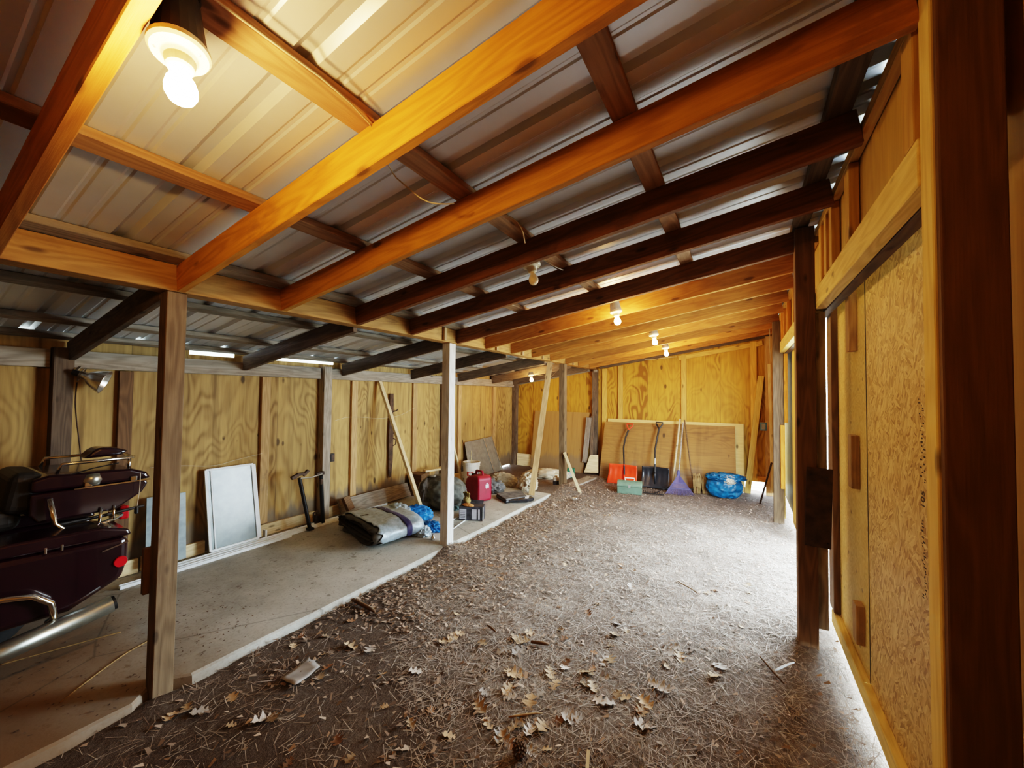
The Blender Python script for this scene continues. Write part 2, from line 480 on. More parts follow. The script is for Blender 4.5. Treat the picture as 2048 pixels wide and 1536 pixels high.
# ---- ceiling: corrugated steel
def roof_profile():
    pts = []; y = YF - .15; P9 = .3048
    k = 0
    while y < YB + .15:
        pts += [(y, 0), (y+.006, .0), (y+.026, .02), (y+.058, .02), (y+.078, 0)]
        for off in (.150, .225):
            pts += [(y+off-.014, 0), (y+off-.006, .004), (y+off+.006, .004), (y+off+.014, 0)]
        y += P9
    return pts
def make_roof():
    prof = roof_profile(); vs = []; fs = []
    xs = [-4.80 + i * (5.55/12) for i in range(13)]
    for x in xs:
        z = rt(x) + .0395
        for (y, d) in prof: vs.append((x, y, z + d))
    n = len(prof)
    for i in range(len(xs)-1):
        for k in range(n-1): fs.append((i*n+k, (i+1)*n+k, (i+1)*n+k+1, i*n+k+1))
    b = MB(); b.add(vs, fs)
    o = b.build('ceiling', M['steel']); tag(o, kind='structure')
    s = o.modifiers.new('t', 'SOLIDIFY'); s.thickness = .001; s.offset = 1
make_roof()

# ---- purlins on the rafters
PX = [(-4.36,'lowest roof purlin, along the left eave'), (-3.93,'roof purlin second up from the left eave'), (-3.25,'grey roof purlin midway over the left bay'),
      (-2.53,'roof purlin lying just above the long girder'), (-1.81,'roof purlin nearest the girder on the high side'), (-1.10,'roof purlin that the bulb fittings hang beside'),
      (-.37,'roof purlin highest but one, over the right side'), (.33,'highest roof purlin, along the door wall')]
tilt = math.atan(SL)
for x, lab in PX:
    z = rt(x) + .019 / math.cos(tilt)
    m = M['purl'] if x > -2 else M['grey']
    if x > .2: m = M['post']
    board('roof_purlin', (x, YF + .01, z), (x, YB + .1, z), .089, .036, m, up=(-math.sin(tilt), 0, math.cos(tilt)), label=lab + ', a flat wooden batten under the steel', cat='purlin')

# ---- girder and posts
board('roof_girder', (-2.640, YF + .02, 2.2), (-2.640, YB - .02, 2.2), .12, .14, M['girder'], label='long wooden girder carried on the row of posts, knotty and orange-brown', cat='girder')
for y, z0 in ((3.02, 2.135), (3.98, 2.135), (4.62, 2.14), (5.24, 2.14), (6.45, 2.14)):
    board('girder_cleat', (-2.565, y, 2.135), (-2.565, y, 2.265), .035, .03, M['stud'], up=(1,0,0), bevel=.002,
          label={3.02:'small dark vertical cleat on the girder above the pale post',3.98:'short vertical cleat on the girder, second along from the pale post',4.62:'short vertical cleat on the girder, third along from the pale post',5.24:'short vertical cleat on the girder over the leaning brace',6.45:'short vertical cleat on the girder, farthest of the row'}[y], cat='wood block')

# ---- rafters, high (right) side
n = 0
for y in RAFT_Y:
    vis = y > .2
    m = M['rafter']
    m = M['farraft'] if y < .5 else M['rafter']  # near rafters take the darker wood to stand in for an unlit face
    if 1.9 < y < 3.6: m = M['oldraft']
    elif y >= 3.6: m = M['farraft']
    if vis:
        lab = {0:'nearest roof rafter over the right bay, lit along its underside, left of the near bulb',
               1:'bright orange roof rafter landing on the girder above the nearest post'}.get(n, ORD[n] + ' roof rafter from the camera on the right of the girder')
        n += 1
    else:
        lab = 'roof rafter on the high side behind the camera'
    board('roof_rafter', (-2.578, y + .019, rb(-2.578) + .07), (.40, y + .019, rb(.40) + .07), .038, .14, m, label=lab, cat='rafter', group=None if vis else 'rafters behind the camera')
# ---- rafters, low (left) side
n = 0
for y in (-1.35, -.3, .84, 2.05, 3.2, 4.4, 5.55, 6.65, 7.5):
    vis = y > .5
    if vis: lab = ('shade-toned dark rafter of the low left bay, nearest of the row', 'dark rafter of the low left bay, second of the row', 'dark rafter of the low left bay, third of the row',
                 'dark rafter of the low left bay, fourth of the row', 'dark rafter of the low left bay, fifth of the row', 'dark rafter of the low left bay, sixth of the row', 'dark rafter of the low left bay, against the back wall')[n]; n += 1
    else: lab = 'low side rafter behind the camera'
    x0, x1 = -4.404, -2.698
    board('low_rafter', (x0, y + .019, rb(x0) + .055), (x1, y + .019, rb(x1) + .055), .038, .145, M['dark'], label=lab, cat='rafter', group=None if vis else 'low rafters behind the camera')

# ---- floor
def h2(x, y, s, a): return mn.noise(V((x * s, y * s, a)))
def ground_z(x, y):
    z = .012 * h2(x, y, 1.1, 3) + .010 * h2(x, y, 4, 5) + .008 * h2(x, y, 10, 8)
    # litter heaped against the slab edge and the post feet
    d = x + 2.60
    if d >= 0: z += .03 * math.exp(-(d / .22) ** 2) * (.5 + .5 * mn.noise(V((y * 1.7, 0, 0)))) * (1 if y > 1.2 else .3)
    for (px, py, a, r) in ((-2.60, 3.13, .055, .16), (-2.55, 6.02, .07, .30), (-2.58, .83, .03, .14), (.35, 3.2, .02, .15)):
        q = ((x - px) ** 2 + (y - py) ** 2) / (r * r)
        z += a * math.exp(-q)
    if y > 5.5 and x < -1.9:
        t = min(1, (y - 5.5) / .4) * min(1, (-1.9 - x) / .6)
        z += .05 * t
    return z
def make_floor():
    step = .045
    xs = np.arange(XL + .0, 1.2, step); ys = np.arange(YF, YB + .25, step)
    vs = []
    for y in ys:
        for x in xs:
            z = ground_z(x, y)
            if x < -2.635 and y < 5.60: z = -.03
            if x > .42: z -= min(.05, (x - .42) * .3)
            vs.append((x, y, z))
    nx = len(xs); fs = []
    for j in range(len(ys)-1):
        for i in range(nx-1): fs.append((j*nx+i, j*nx+i+1, (j+1)*nx+i+1, (j+1)*nx+i))
    b = MB(); b.add(vs, fs)
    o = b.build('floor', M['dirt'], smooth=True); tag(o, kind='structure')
make_floor()
# outdoor ground around the shed
b = MB()
b.add([(x, y, -.06) for y in (-14, 22) for x in (-20, XL - .1)], [(0,1,3,2)])
b.add([(x, y, -.06) for y in (-14, 22) for x in (1.1, 20)], [(0,1,3,2)])
b.add([(x, y, -.06) for y in (YB + .1, 22) for x in (XL - .1, 1.1)], [(0,1,3,2)])
b.add([(x, y, -.06) for y in (-14, YF) for x in (XL - .1, 1.1)], [(0,1,3,2)])
tag(b.build('ground', M['grass']), kind='structure')

# concrete slab with an uneven edge
def make_slab():
    ys = [YF + .02 + i * (5.62 - YF) / 60 for i in range(61)]
    top = []; bot = []
    for y in ys:
        e = -2.600 + .012 * mn.noise(V((y * 1.2, 3, 0))) + .006 * mn.noise(V((y * 5, 1, 0)))
        if 3.10 < y < 3.28 or .80 < y < .96: e = -2.71
        top.append(e); bot.append(e + .012)
    vs = []; fs = []
    for y, e, q in zip(ys, top, bot):
        vs += [(XL + .005, y, -.02), (XL + .005, y, .06), (e - .012, y, .06), (e, y, .050), (q, y, -.02)]
    for i in range(60):
        a = i * 5; c = a + 5
        for k in range(4): fs.append((a+k, c+k, c+k+1, a+k+1))
        fs.append((a+4, c+4, c, a))
    fs.append((4,3,2,1,0)); fs.append(tuple(300 + k for k in range(5)))
    b = MB(); b.add(vs, fs)
    tag(b.build('concrete_slab', M['conc']), 'long grey concrete slab strip along the left wall, dusty with a ragged edge', 'slab')
make_slab()

# ---- left wall
def wall(name, boxes, mat):
    b = MB()
    for c0, c1 in boxes:
        c = [(a + d) / 2 for a, d in zip(c0, c1)]; s = [abs(a - d) for a, d in zip(c0, c1)]
        b.box(c, s)
    return tag(b.build(name, mat), kind='structure')
zt = rt(XL) + .03
wall('wall_left', [((XL-.012, YF, .03), (XL, 1.62, zt)), ((XL-.012, 1.62, .03), (XL, 2.0, 1.95)), ((XL-.012, 2.0, .03), (XL, 2.28, zt)),
                   ((XL-.012, 2.28, .03), (XL, 3.12, 1.955)), ((XL-.012, 3.12, .03), (XL, 6.85, zt)), ((XL-.012, 6.85, .075), (XL, 7.5, zt)), ((XL-.012, 7.5, .03), (XL, YB, zt))], M['plyL'])
for i, y in enumerate((-.95, -.1, 1.185, 2.30, 3.42, 4.53, 5.66, 6.80)):
    lab = ('stud behind the motorcycle end of the left wall', 'stud of the left wall close to the camera', 'brown flat stud on the left wall, right of the clamp lamp', 'flat stud on the left wall beside the leaning storm window',
           'flat stud on the left wall just past the outlet post', 'flat stud on the left wall behind the slanting pale board', 'flat stud on the left wall behind the pale post', 'flat stud on the left wall nearest the back corner')[i]
    board('wall_stud', (XL + .02, y, .2), (XL + .02, y, 1.765), .089, .038, M['brown'] if i == 2 else M['stud'], up=(1,0,0), label=lab, cat='stud')
for i, (y, lab) in enumerate(((.82, 'dark square post of the left wall behind the motorcycle'), (2.98, 'dark weathered post of the left wall with the outlet box'), (5.2, 'dark post of the left wall hidden behind the pale post'), (7.62, 'dark post in the back left corner'))):
    board('wall_post', (XL + .056, y, .055 if y < 5.6 else .03), (XL + .056, y, 1.92), .105, .105, M['dark'] if i in (0, 2) else M['grey'] if i == 1 else M['dark'], up=(1,0,0), label=lab, cat='post')
seg = [(-1.68, .76), (.88, 2.92), (3.04, 5.14), (5.26, 7.56)]
for i, (a, c) in enumerate(seg):
    board('top_plate', (XL + .04, a, 1.838), (XL + .04, c, 1.838), .036, .135, M['grey'],
          label=('orange-lit top plate of the left wall over the motorcycle', 'weathered grey top plate over the leaning windows', 'weathered top plate above the hanging chainsaw bar', 'top plate at the far end of the left wall')[i], cat='plate')
for i, (a, c) in enumerate([(-1.68, .70), (.9, 1.30), (1.32, 1.78), (1.86, 2.90), (3.06, 5.1), (5.3, 6.8)]):
    tag(board('baseboard_left', (XL + .02, a, .125), (XL + .02, c, .125), .036, .12, M['pale']), kind='structure')

# ---- back wall
def back_wall():
    b = MB()
    x0, x1 = XL - .012, .52
    xs = [x0, -3.3, -2.1, -.9, .0, x1]
    for i in range(5):
        a, c = xs[i], xs[i+1]; zb = .02 if i < 4 else .20
        vs = [(a, YB, zb), (c, YB, zb), (c, YB, rt(c) + .03), (a, YB, rt(a) + .03)]
        vs += [(p[0], YB + .012, p[2]) for p in vs]
        b.add(vs, [(0,1,2,3), (7,6,5,4), (0,4,5,1), (1,5,6,2), (2,6,7,3), (3,7,4,0)])
    tag(b.build('wall_back', M['plyB']), kind='structure')
back_wall()
for i, (x, z0, lab) in enumerate(((-3.32, .05, 'pale stud on the back wall behind the far post'), (-2.40, .05, 'stud on the back wall right of the dark post'), (-2.08, .05, 'pale stud on the back wall above the red shovel'), (-.93, .05, 'pale stud on the back wall above the rakes'), (.15, .2, 'stud at the right end of the back wall beside the slanting board'))):
    board('wall_stud', (x, YB - .02, z0), (x, YB - .02, rb(x) - .02), .089, .038, M['studfar'], up=(0,-1,0), label=lab, cat='stud')
board('wall_post', (-2.58, YB - .055, .0), (-2.58, YB - .055, 2.125), .10, .10, M['dark'], up=(0,-1,0), label='dark brown square post at the middle of the back wall', cat='post')
board('wall_post', (.36, YB - .06, .0), (.36, YB - .06, 2.60), .10, .10, M['stud'], up=(0,-1,0), label='square post in the back right corner', cat='post')
board('back_rail', (-1.02, YB - .02, rb(-1.02)-.075), (.28, YB - .02, rb(.28) - .075), .036, .08, M['studfar'], label='sloping rail along the top of the back wall', cat='rail')
board('back_rail', (-2.5, YB - .05, rb(-2.5) + .04), (.38, YB - .05, rb(.38) + .04), .036, .09, M['dark'], label='dark sloping board where the back wall meets the roof', cat='rail')
board('back_rail', (-4.36, YB - .05, rb(-4.36) + .03), (-2.70, YB - .05, rb(-2.70) + .03), .036, .10, M['grey'], label='grey sloping board atop the back wall in the low bay', cat='rail')
board('baseboard_back', (.0, YB - .02, .245), (.32, YB - .02, .245), .036, .09, M['rafter'], kind='structure')

# ---- right wall
def ztop(): return rt(XR) + .041
wall('wall_right', [((XR, 1.40, 2.24), (XR+.012, 6.12, ztop())), ((.56, YF, .0), (.572, 1.44, ztop() + .02)), ((XR, 1.425, 2.30), (.572, 1.435, ztop() + .02)), ((XR, 6.12, .06), (XR+.012, YB, ztop()))], M['plyR'])
pz = rb(.4) + .02
for i, (a, c) in enumerate(((1.44, 3.15), (3.27, 6.0))):
    board('top_plate', (XR - .021, a, 2.665), (XR - .021, c, 2.665), .036, .05, M['studfar'], label=('top plate over the boarded door by the camera', 'top plate over the farther doorway')[i], cat='plate')
for i, y in enumerate((1.51, 2.265, 2.655, 2.815, 2.985)):
    board('cripple_stud', (XR - .021, y, 2.305), (XR - .021, y, 2.638), .089 if i < 2 else .07, .037, M['studfar'], up=(1,0,0),
          label=('short stud above the door, nearest the camera', 'short stud above the door, second from the camera', 'short stud above the door, third from the camera', 'short stud above the door, fourth from the camera', 'short stud above the door, close against the middle post')[i], cat='stud')
for i, y in enumerate((3.9, 4.5, 5.1, 5.55, 5.85)):
    board('cripple_stud', (XR - .021, y, 2.305), (XR - .021, y, 2.638), .06, .037, M['rafter'], up=(1,0,0),
          label='short stud above the farther doorway, %s beyond the middle post' % ORD[i], cat='stud')
for i, y in enumerate((6.55, 7.15)):
    board('wall_stud', (XR - .021, y, .07), (XR - .021, y, 2.638), .089, .037, M['stud'], up=(1,0,0), label=('stud on the right wall just beyond the far post', 'stud on the right wall close to the back corner')[i], cat='stud')
board('door_header', (.452-.02, 1.44, 2.2345), (.452-.02, 3.155, 2.2345), .054, .131, M['yellow'], label='bright yellow header beam above the boarded door', cat='header')
board('door_header', (.452-.02, 3.27, 2.2345), (.452-.02, 6.02, 2.2345), .054, .131, M['yellow'], label='yellow header beam above the farther doorway', cat='header')
board('outer_header', (.485, 1.44, 2.215), (.485, 7.5, 2.215), .05, .10, M['dark'], label='dark outer track board behind the door headers', cat='header')
# posts of the right wall
board('door_post', (.4625, 1.385, .0), (.4625, 1.385, 2.70), .115, .07, M['yellow'], up=(0,1,0), label='nearest door post, its golden narrow face toward the room, at the right edge', cat='post')
board('door_post', (.4665, 1.337, .0), (.4665, 1.337, 2.70), .112, .024, M['umber'], up=(0,1,0), label='very dark wide board nailed to the near side of the golden door post', cat='post')
board('door_post', (.352, 3.215, .0), (.352, 3.215, 2.72), .104, .105, M['brown'], up=(0,1,0), label='dark brown door post between the two doorways, rising to the roof', cat='post')
board('door_post', (.385, 6.11, .0), (.385, 6.11, 2.58), .112, .10, M['post'], up=(0,1,0), label='rough knotty door post at the far side of the farther doorway', cat='post')
board('door_jamb', (.434, 3.235, .12), (.434, 3.235, 2.16), .055, .05, M['grey'], up=(0,1,0), label='grey jamb board fixed to the back of the brown middle door post', cat='jamb')
board('door_jamb', (.425, 6.03, .45), (.425, 6.03, 1.25), .045, .05, M['rafter'], up=(0,1,0), label='short orange jamb strip on the lower half of the far door post', cat='jamb')
board('door_jamb', (.466, 6.08, 1.28), (.466, 6.08, 2.16), .04, .05, M['rafter'], up=(0,1,0), label='orange jamb strip on the upper half of the far door post', cat='jamb')
# metal plate on the middle post
b = MB(); b.box((.407, 3.148, .905), (.135, .008, .50), Matrix.Rotation(.03, 3, 'Y')); 
pl = b.build('steel_plate', M['rust'], bevel=.004); tag(pl, 'dark rusty rectangular steel plate nailed to the brown middle door post', 'plate')
b = MB()
for x, z in ((.37, 1.11), (.45, 1.10), (.37, .70), (.45, .69)): MB().lathe([(.005, -.004), (.004, .003), (0, .004)], (x, 3.142, z), 8, Matrix.Rotation(PI/2, 3, 'X')).build('nail_head', M['black'], pl)

# door 1: boarded door seen from inside
def make_door1():
    root = MB().box((.566, 2.08, 1.30), (.012, 1.28, 2.48)).build('door_1', M['osb']); tag(root, kind='structure')
    MB().box((.566, 3.13, 1.30), (.012, .814, 2.48)).build('narrow_panel', M['yellow'], root)
    board('stile', (.541, 3.52, .14), (.541, 3.52, 2.48), .15, .038, M['brown'], up=(1,0,0), parent=root)
    board('bottom_rail', (.541, 1.44, .085), (.541, 3.535, .085), .038, .089, M['yellow'], parent=root)
    for z0, z1, y in ((1.87, 2.40, 2.95), (1.09, 1.39, 2.93), (.26, .47, 2.87)):
        board('cleat', (.541, y, z0), (.541, y, z1), .08, .038, M['stud'], up=(1,0,0), parent=root)
    b = MB()
    b.bar((.557, 2.725, .1), (.557, 2.725, 2.45), .003, .003, up=(1,0,0))
    b.build('panel_joint', M['ink'], root)
make_door1()
# stamped lettering along the edge of the door sheet
def text_obj(name, s, size, mat, R, loc, parent=None, ext=.0006):
    c = D.curves.new(name, 'FONT'); c.body = s; c.size = size; c.extrude = ext; c.align_x = 'CENTER'; c.align_y = 'CENTER'
    o = D.objects.new(name, c); link(o)
    dg = bpy.context.evaluated_depsgraph_get(); me = D.meshes.new_from_object(o.evaluated_get(dg))
    COL.objects.unlink(o); D.objects.remove(o)
    me.materials.clear(); me.materials.append(mat)
    o = D.objects.new(name, me); link(o, parent)
    M4 = R.to_4x4(); M4.translation = loc; o.matrix_basis = M4
    return o
door1 = D.objects['door_1']
# text faces -x, runs upward
Rt = Matrix((V((0,0,1)), V((0,1,0)), V((-1,0,0)))).transposed()
text_obj('edge_stamp', '105', .045, M['ink'], Rt, (.5595, 1.995, 1.235), door1)
b = MB(); rr = random.Random(4)
z = 1.20
def hatch(z0, z1, y0, y1):
    z = z0
    while z < z1:
        l = rr.uniform(.010, .022); b.box((.5595, rr.uniform(y0, y1), z), (.001, rr.uniform(.003,.02), l * .3)); z += l * .7
hatch(1.30, 1.60, 1.97, 2.02); hatch(.88, 1.16, 1.98, 2.01)
b.build('stamp_marks', M['ink'], door1)

# door 2: narrow leaf at the far side of the open doorway
def make_door2():
    root = MB().box((.566, 5.70, 1.18), (.012, .56, 2.20)).build('door_2', M['osb']); tag(root, kind='structure')
    board('stile', (.541, 5.77, .13), (.541, 5.77, 2.26), .42, .038, M['yellow'], up=(1,0,0), parent=root)
    board('bottom_rail', (.541, 5.50, .095), (.541, 5.98, .095), .038, .08, M['yellow'], parent=root)
    board('black_panel', (.552, 6.72, .10), (.552, 6.72, 2.30), 1.46, .016, M['black'], up=(1,0,0), parent=root)
make_door2()
# front wall behind the camera
def front_wall():
    b = MB(); a, c = XL - .012, .575
    vs = [(a, YF, .0), (c, YF, .0), (c, YF, rt(c) + .03), (a, YF, rt(a) + .03)]
    vs += [(p[0], YF - .012, p[2]) for p in vs]
    b.add(vs, [(3,2,1,0), (4,5,6,7), (0,4,5,1), (1,5,6,2), (2,6,7,3), (3,7,4,0)])
    tag(b.build('wall_front', M['plyB']), kind='structure')
front_wall()

# ---- the row of free standing posts under the girder
p1 = empty('support_post', (-2.645, .882, 0), 'nearest weathered square post under the girder, left of centre, with a block nailed on', 'post')
board('shaft', (-2.655, .882, -.02), (-2.637, .882, 2.128), .088, .088, M['post'], up=(0,1,0), parent=p1)
board('nailed_block', (-2.716, .86, .535), (-2.716, .86, .775), .03, .09, M['brown'], up=(0,1,0), parent=p1)
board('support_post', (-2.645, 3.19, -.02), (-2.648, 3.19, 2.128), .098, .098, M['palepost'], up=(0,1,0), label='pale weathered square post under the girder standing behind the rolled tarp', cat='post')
board('support_post', (-2.60, 6.11, -.02), (-2.61, 6.11, 2.128), .10, .10, M['post'], up=(0,1,0), label='farthest free-standing post under the girder, with a stick leaning on it', cat='post')
board('leaning_brace', (-2.815,5.399,0.063), (-2.64, 5.66, 2.128), .09, .038, M['stud'], up=(.5,-1,0), label='slightly tilted plank brace from the slab up to the girder', cat='plank')
board('leaning_stick', (-2.219,5.967,0.000), (-2.545, 6.03, .66), .045, .02, M['pale'], up=(.3,-1,0), label='short pale stick leaning on the farthest free-standing post', cat='stick')
board('slanting_board', (-3.507,3.760,0.066), (-4.395, 3.80, 1.765), .06, .038, M['pale'], up=(1,.1,0), label='long new pale board leaning from the slab to the left wall top', cat='board')
board('slanting_board', (0.051,7.691,0.000), (0.253,7.660,1.951), .089, .038, M['yellow'], up=(0,-1,0), label='long yellow board leaning in the back right corner', cat='board')

# ------------------------------------------------------------------ bulb fittings
def fixture(bulb, lit, label, box_top=None, watts=0, box='grey', tiltx=0.0):
    c = V(bulb)
    c = c - V((.0195, 0, 0))
    root = empty('bulb_fitting', (c.x, c.y, c.z + .125), label, 'light', 'bulb fittings along the roof')
    if box_top:
        MB().lathe([(.040, box_top - .01), (.043, box_top), (.0, box_top)][::-1] + [(.048, c.z + .14), (.052, c.z + .105), (.045, c.z + .098)], (c.x, c.y, 0), 20).build('junction_box', M['galv'] if box == 'grey' else M['black'], root, smooth=False)
    base = MB().lathe([(0, .108), (.050, .108), (.057, .100), (.057, .090), (.052, .083), (.034, .078), (.029, .070), (.026, .052), (.022, .045), (0, .045)], c, 28).build('lamp_base', M['porcelain'], root, smooth=False, bevel=.002)
    for a in (0.6, 2.6, 4.4):
        p = c + V((.041 * math.cos(a), .041 * math.sin(a), .083))
        MB().lathe([(0, -.004), (.004, -.003), (.004, .003)], p, 8).build('screw', M['galv'], base)
    prof = [(0, -.034), (.013, -.032), (.023, -.024), (.0295, -.010), (.030, .002), (.026, .018), (.018, .032), (.0135, .043), (.0135, .052)]
    m = M['bulboff']
    if lit:
        A = 4 * PI * .03 ** 2 * .95
        m = M['bulbon'].copy(); m.name = 'lit bulb %d' % int(watts)
        bs = [n for n in m.node_tree.nodes if n.type == 'BSDF_PRINCIPLED'][0]
        bs.inputs['Emission Strength'].default_value = watts / (PI * A)
        bs.inputs['Emission Color'].default_value = (1.0, .56, .19, 1)
    MB().lathe(prof, c, 24).build('bulb', m, root, smooth=True)
    root.rotation_euler = (0, -.157, 0)      # square to the sloping roof
K = 0.62
fixture((-1.060,0.355,2.262), True, 'large glowing bare bulb in a cream porcelain holder, nearest the camera', box_top=2.50, watts=17*K, box='black')
fixture((-1.120,2.151,2.315), False, 'unlit frosted bulb hanging in a white porcelain holder under the roof', box_top=2.50)
fixture((-1.003,3.619,2.290), True, 'glowing bulb in its holder below the rafters, nearest of the four distant lit ones', box_top=2.49, watts=13*K)
fixture((-0.921,4.971,2.252), True, 'glowing bulb between the far rafters, middle of the three in a line', box_top=2.49, watts=13*K)
fixture((-1.006,6.334,2.245), True, 'glowing bulb nearest the back wall, under a grey box', box_top=2.48, watts=20*K)
fixture((-3.383,6.450,1.878), True, 'glowing bulb low under the left bay rafters, seen beside the tilted brace', box_top=1.99, watts=15*K)

def cable(name, pts, r, mat, label, cat='cable', group=None, smooth_iter=2):
    P = [V(p) for p in pts]
    for _ in range(smooth_iter):
        Q = [P[0]]
        for a, b in zip(P[:-1], P[1:]): Q += [a.lerp(b, .25), a.lerp(b, .75)]
        Q.append(P[-1]); P = Q
    return tag(MB().tube(P, r, 6).build(name, mat, smooth=True), label, cat, group)
cable('electric_cable', [(-1.03, -.2, 2.49), (-1.03, .36, 2.49), (-1.03, .84, 2.50), (-1.221,1.087,2.490), (-1.146,1.111,2.420), (-1.111,1.173,2.380), (-1.062,1.224,2.380), (-1.042,1.273,2.400)], .0028, M['cable'], 'thin cream electric cable drooping below the roof between the two nearest rafters')
cable('electric_cable', [(-1.025,1.607,2.490), (-0.944,1.614,2.450), (-0.917,1.646,2.400), (-0.937,1.704,2.360)], .0028, M['cable'], 'short cream cable hanging in a hook below the third rafter')
cable('electric_cable', [(-1.124,2.247,2.480), (-1.069,2.243,2.450), (-1.035,2.268,2.420), (-1.013,2.361,2.420)], .0028, M['cable'], 'cream cable curling out beside the unlit bulb')
cable('electric_cable', [(-1.0, 7.40, 2.30), (-1.702,7.500,2.255), (-1.354,7.450,2.475), (-1.124,7.450,2.535), (-0.796,7.450,2.551), (-0.335,7.500,2.700), (0.101,7.500,2.866), (.30, 7.5, 2.63)], .004, M['cable'], 'cream cable sagging along the top of the back wall past the bulb')
cable('electric_cable', [(.40, 7.2, 2.64), (0.341,7.200,2.794), (0.364,7.300,2.612), (0.356,7.300,2.417), (0.368,7.300,2.166)], .005, M['cable'], 'cream cable running down the back right corner')
cable('electric_cable', [(-3.35, 6.45, 1.985), (-3.015,6.300,1.940), (-2.890,6.200,1.890), (-2.72, 6.2, 2.06)], .003, M['cable'], 'cream cable looping from the low bay bulb to the girder')

# ------------------------------------------------------------------ left wall things
# white strips along the wall foot
for i, (x, y0, y1, z, w) in enumerate(((-4.175, 1.12, 2.46, .066, .035), (-4.225, 1.30, 3.25, .068, .04), (-4.275, 1.35, 3.85, .070, .045), (-4.17, .62, .90, .070, .05))):
    b = MB()
    # an extruded trim: shallow channel profile
    poly = [(-w/2, 0), (w/2, 0), (w/2, .026), (w/2-.006, .026), (w/2-.008, .010), (-w/2+.008, .010), (-w/2+.006, .030), (-w/2, .030)]
    R = Matrix(((1,0,0),(0,0,1),(0,1,0)))
    b.prism(poly, y0, y1, R, (x, 0, z - .005))
    tag(b.build('trim_strip', M['white'], bevel=.001, seg=1), ('outermost long white vinyl trim strip on the slab beside the wall', 'middle long white vinyl trim strip on the slab beside the wall', 'long white vinyl trim strip closest to the wall, reaching past the rolled tarp', 'short white vinyl strip lying below the motorcycle saddlebag')[i], 'trim strip')
board('steel_bar', (-4.360,2.283,0.029), (-4.360,2.731,0.048), .05, .05, M['black'], label='black steel bar lying behind the white strips at the wall foot', cat='bar')
b = MB(); b.box((-4.34, 2.28, .11), (.05, .02, .09)); tag(b.build('white_bracket', M['white'], bevel=.002), 'small white bracket standing beside the storm window foot', 'bracket')

# leaning storm window
def leaning_frame():
    BL, BR = V((-4.305,1.776,0.106)), V((-4.305,2.204,0.090)); TL, TR = V((-4.400,1.754,0.854)), V((-4.400,2.173,0.854))
    BL.z = max(BL.z, .095); BR.z = BL.z
    root = empty('storm_window', (BL + BR) * .5, 'white framed storm window leaning against the left wall, dusty glass', 'window')
    up = (1, 0, .12)
    def edge(n, a, c, w, off=0): return None
    b = MB(); b.bar(BL, TL, .022, .018, up=up); b.build('frame_side', M['white'], root, bevel=.002)
    b = MB(); b.bar(BR, TR, .040, .018, up=up); b.build('frame_side', M['white'], root, bevel=.002)
    b = MB(); b.bar(BL, BR, .020, .018, up=up); b.build('frame_bottom', M['white'], root, bevel=.002)
    b = MB(); b.bar(TL, TR, .020, .018, up=up); b.build('frame_top', M['white'], root, bevel=.002)
    q = BL.lerp(BR, .10); r = TL.lerp(TR, .10)
    b = MB(); b.bar(q, r, .010, .012, up=up); b.build('screen_edge', M['white'], root)
    off = V((-.004, 0, 0))
    b = MB(); b.add([BL+off, BR+off, TR+off, TL+off, BL+off*1.8, BR+off*1.8, TR+off*1.8, TL+off*1.8], [(0,1,2,3),(7,6,5,4),(0,4,5,1),(1,5,6,2),(2,6,7,3),(3,7,4,0)])
    b.build('glass_pane', M['glass'], root)
leaning_frame()
a0, a1, a2, a3 = V((-4.330,1.315,0.177)), V((-4.330,1.597,0.121)), V((-4.400,1.604,0.682)), V((-4.400,1.331,0.688))
a0.z = a1.z = .105
t = V((.006, 0, 0))
tag(MB().add([a0, a1, a2, a3, a0+t, a1+t, a2+t, a3+t], [(0,1,2,3),(7,6,5,4),(0,4,5,1),(1,5,6,2),(2,6,7,3),(3,7,4,0)]).build('glass_sheet', M['glass'], bevel=.001), 'small pale blue glass sheet leaning on the wall behind the nearest post', 'glass')

# twin pole steel stand
def pole_stand():
    root = empty('pole_stand', (-4.2, 2.7, .06), 'dark steel two-pole stand with claw heads leaning beside the outlet post', 'stand')
    A0, A1 = V((-4.180,2.678,0.073)), V((-4.170,2.536,0.671))
    B0, B1 = V((-4.250,2.883,0.042)), V((-4.170,2.789,0.655))
    MB().tube([A0, A1], .020, 10).build('pole', M['black'], root, smooth=False)
    MB().tube([B0, B1], .022, 10).build('pole', M['black'], root, smooth=False)
    MB().tube([A1 + V((.02,0,0)), (A1+B1)*.5 + V((.02,0,-.005)), B1 + V((.02,0,.02))], .007, 8).build('tie_rod', M['galv'], root)
    b = MB(); h = A1 + V((0, 0, .02))
    b.bar(h + V((0,-.09,-.01)), h + V((0,-.02,.015)), .04, .035); b.bar(h + V((0,-.03,.02)), h + V((0,.05,.02)), .035, .03); b.bar(h + V((0,.04,.0)), h + V((0,.10,.05)), .035, .03)
    b.build('claw_head', M['rust'], root, bevel=.004)
    b = MB(); h = B1 + V((.0, 0, .02)); b.bar(h + V((0,-.06,0)), h + V((0,.03,.01)), .045, .04); b.lathe([(.018,-.12),(.022,-.1),(.022,-.07),(.018,-.06)], h, 10)
    b.build('claw_head', M['rust'], root, bevel=.004)
    b = MB(); b.box(A0 + V((0,0,.01)), (.07, .06, .025)); b.build('foot', M['black'], root, bevel=.004)
    b = MB(); b.box((-4.30, 2.86, .13), (.05, .12, .09)); b.tube([(-4.31, 2.80, .15), (-4.31, 2.80, .20), (-4.31, 2.86, .22)], .012, 8); b.build('jack_body', M['rust'], root, bevel=.006)
pole_stand()

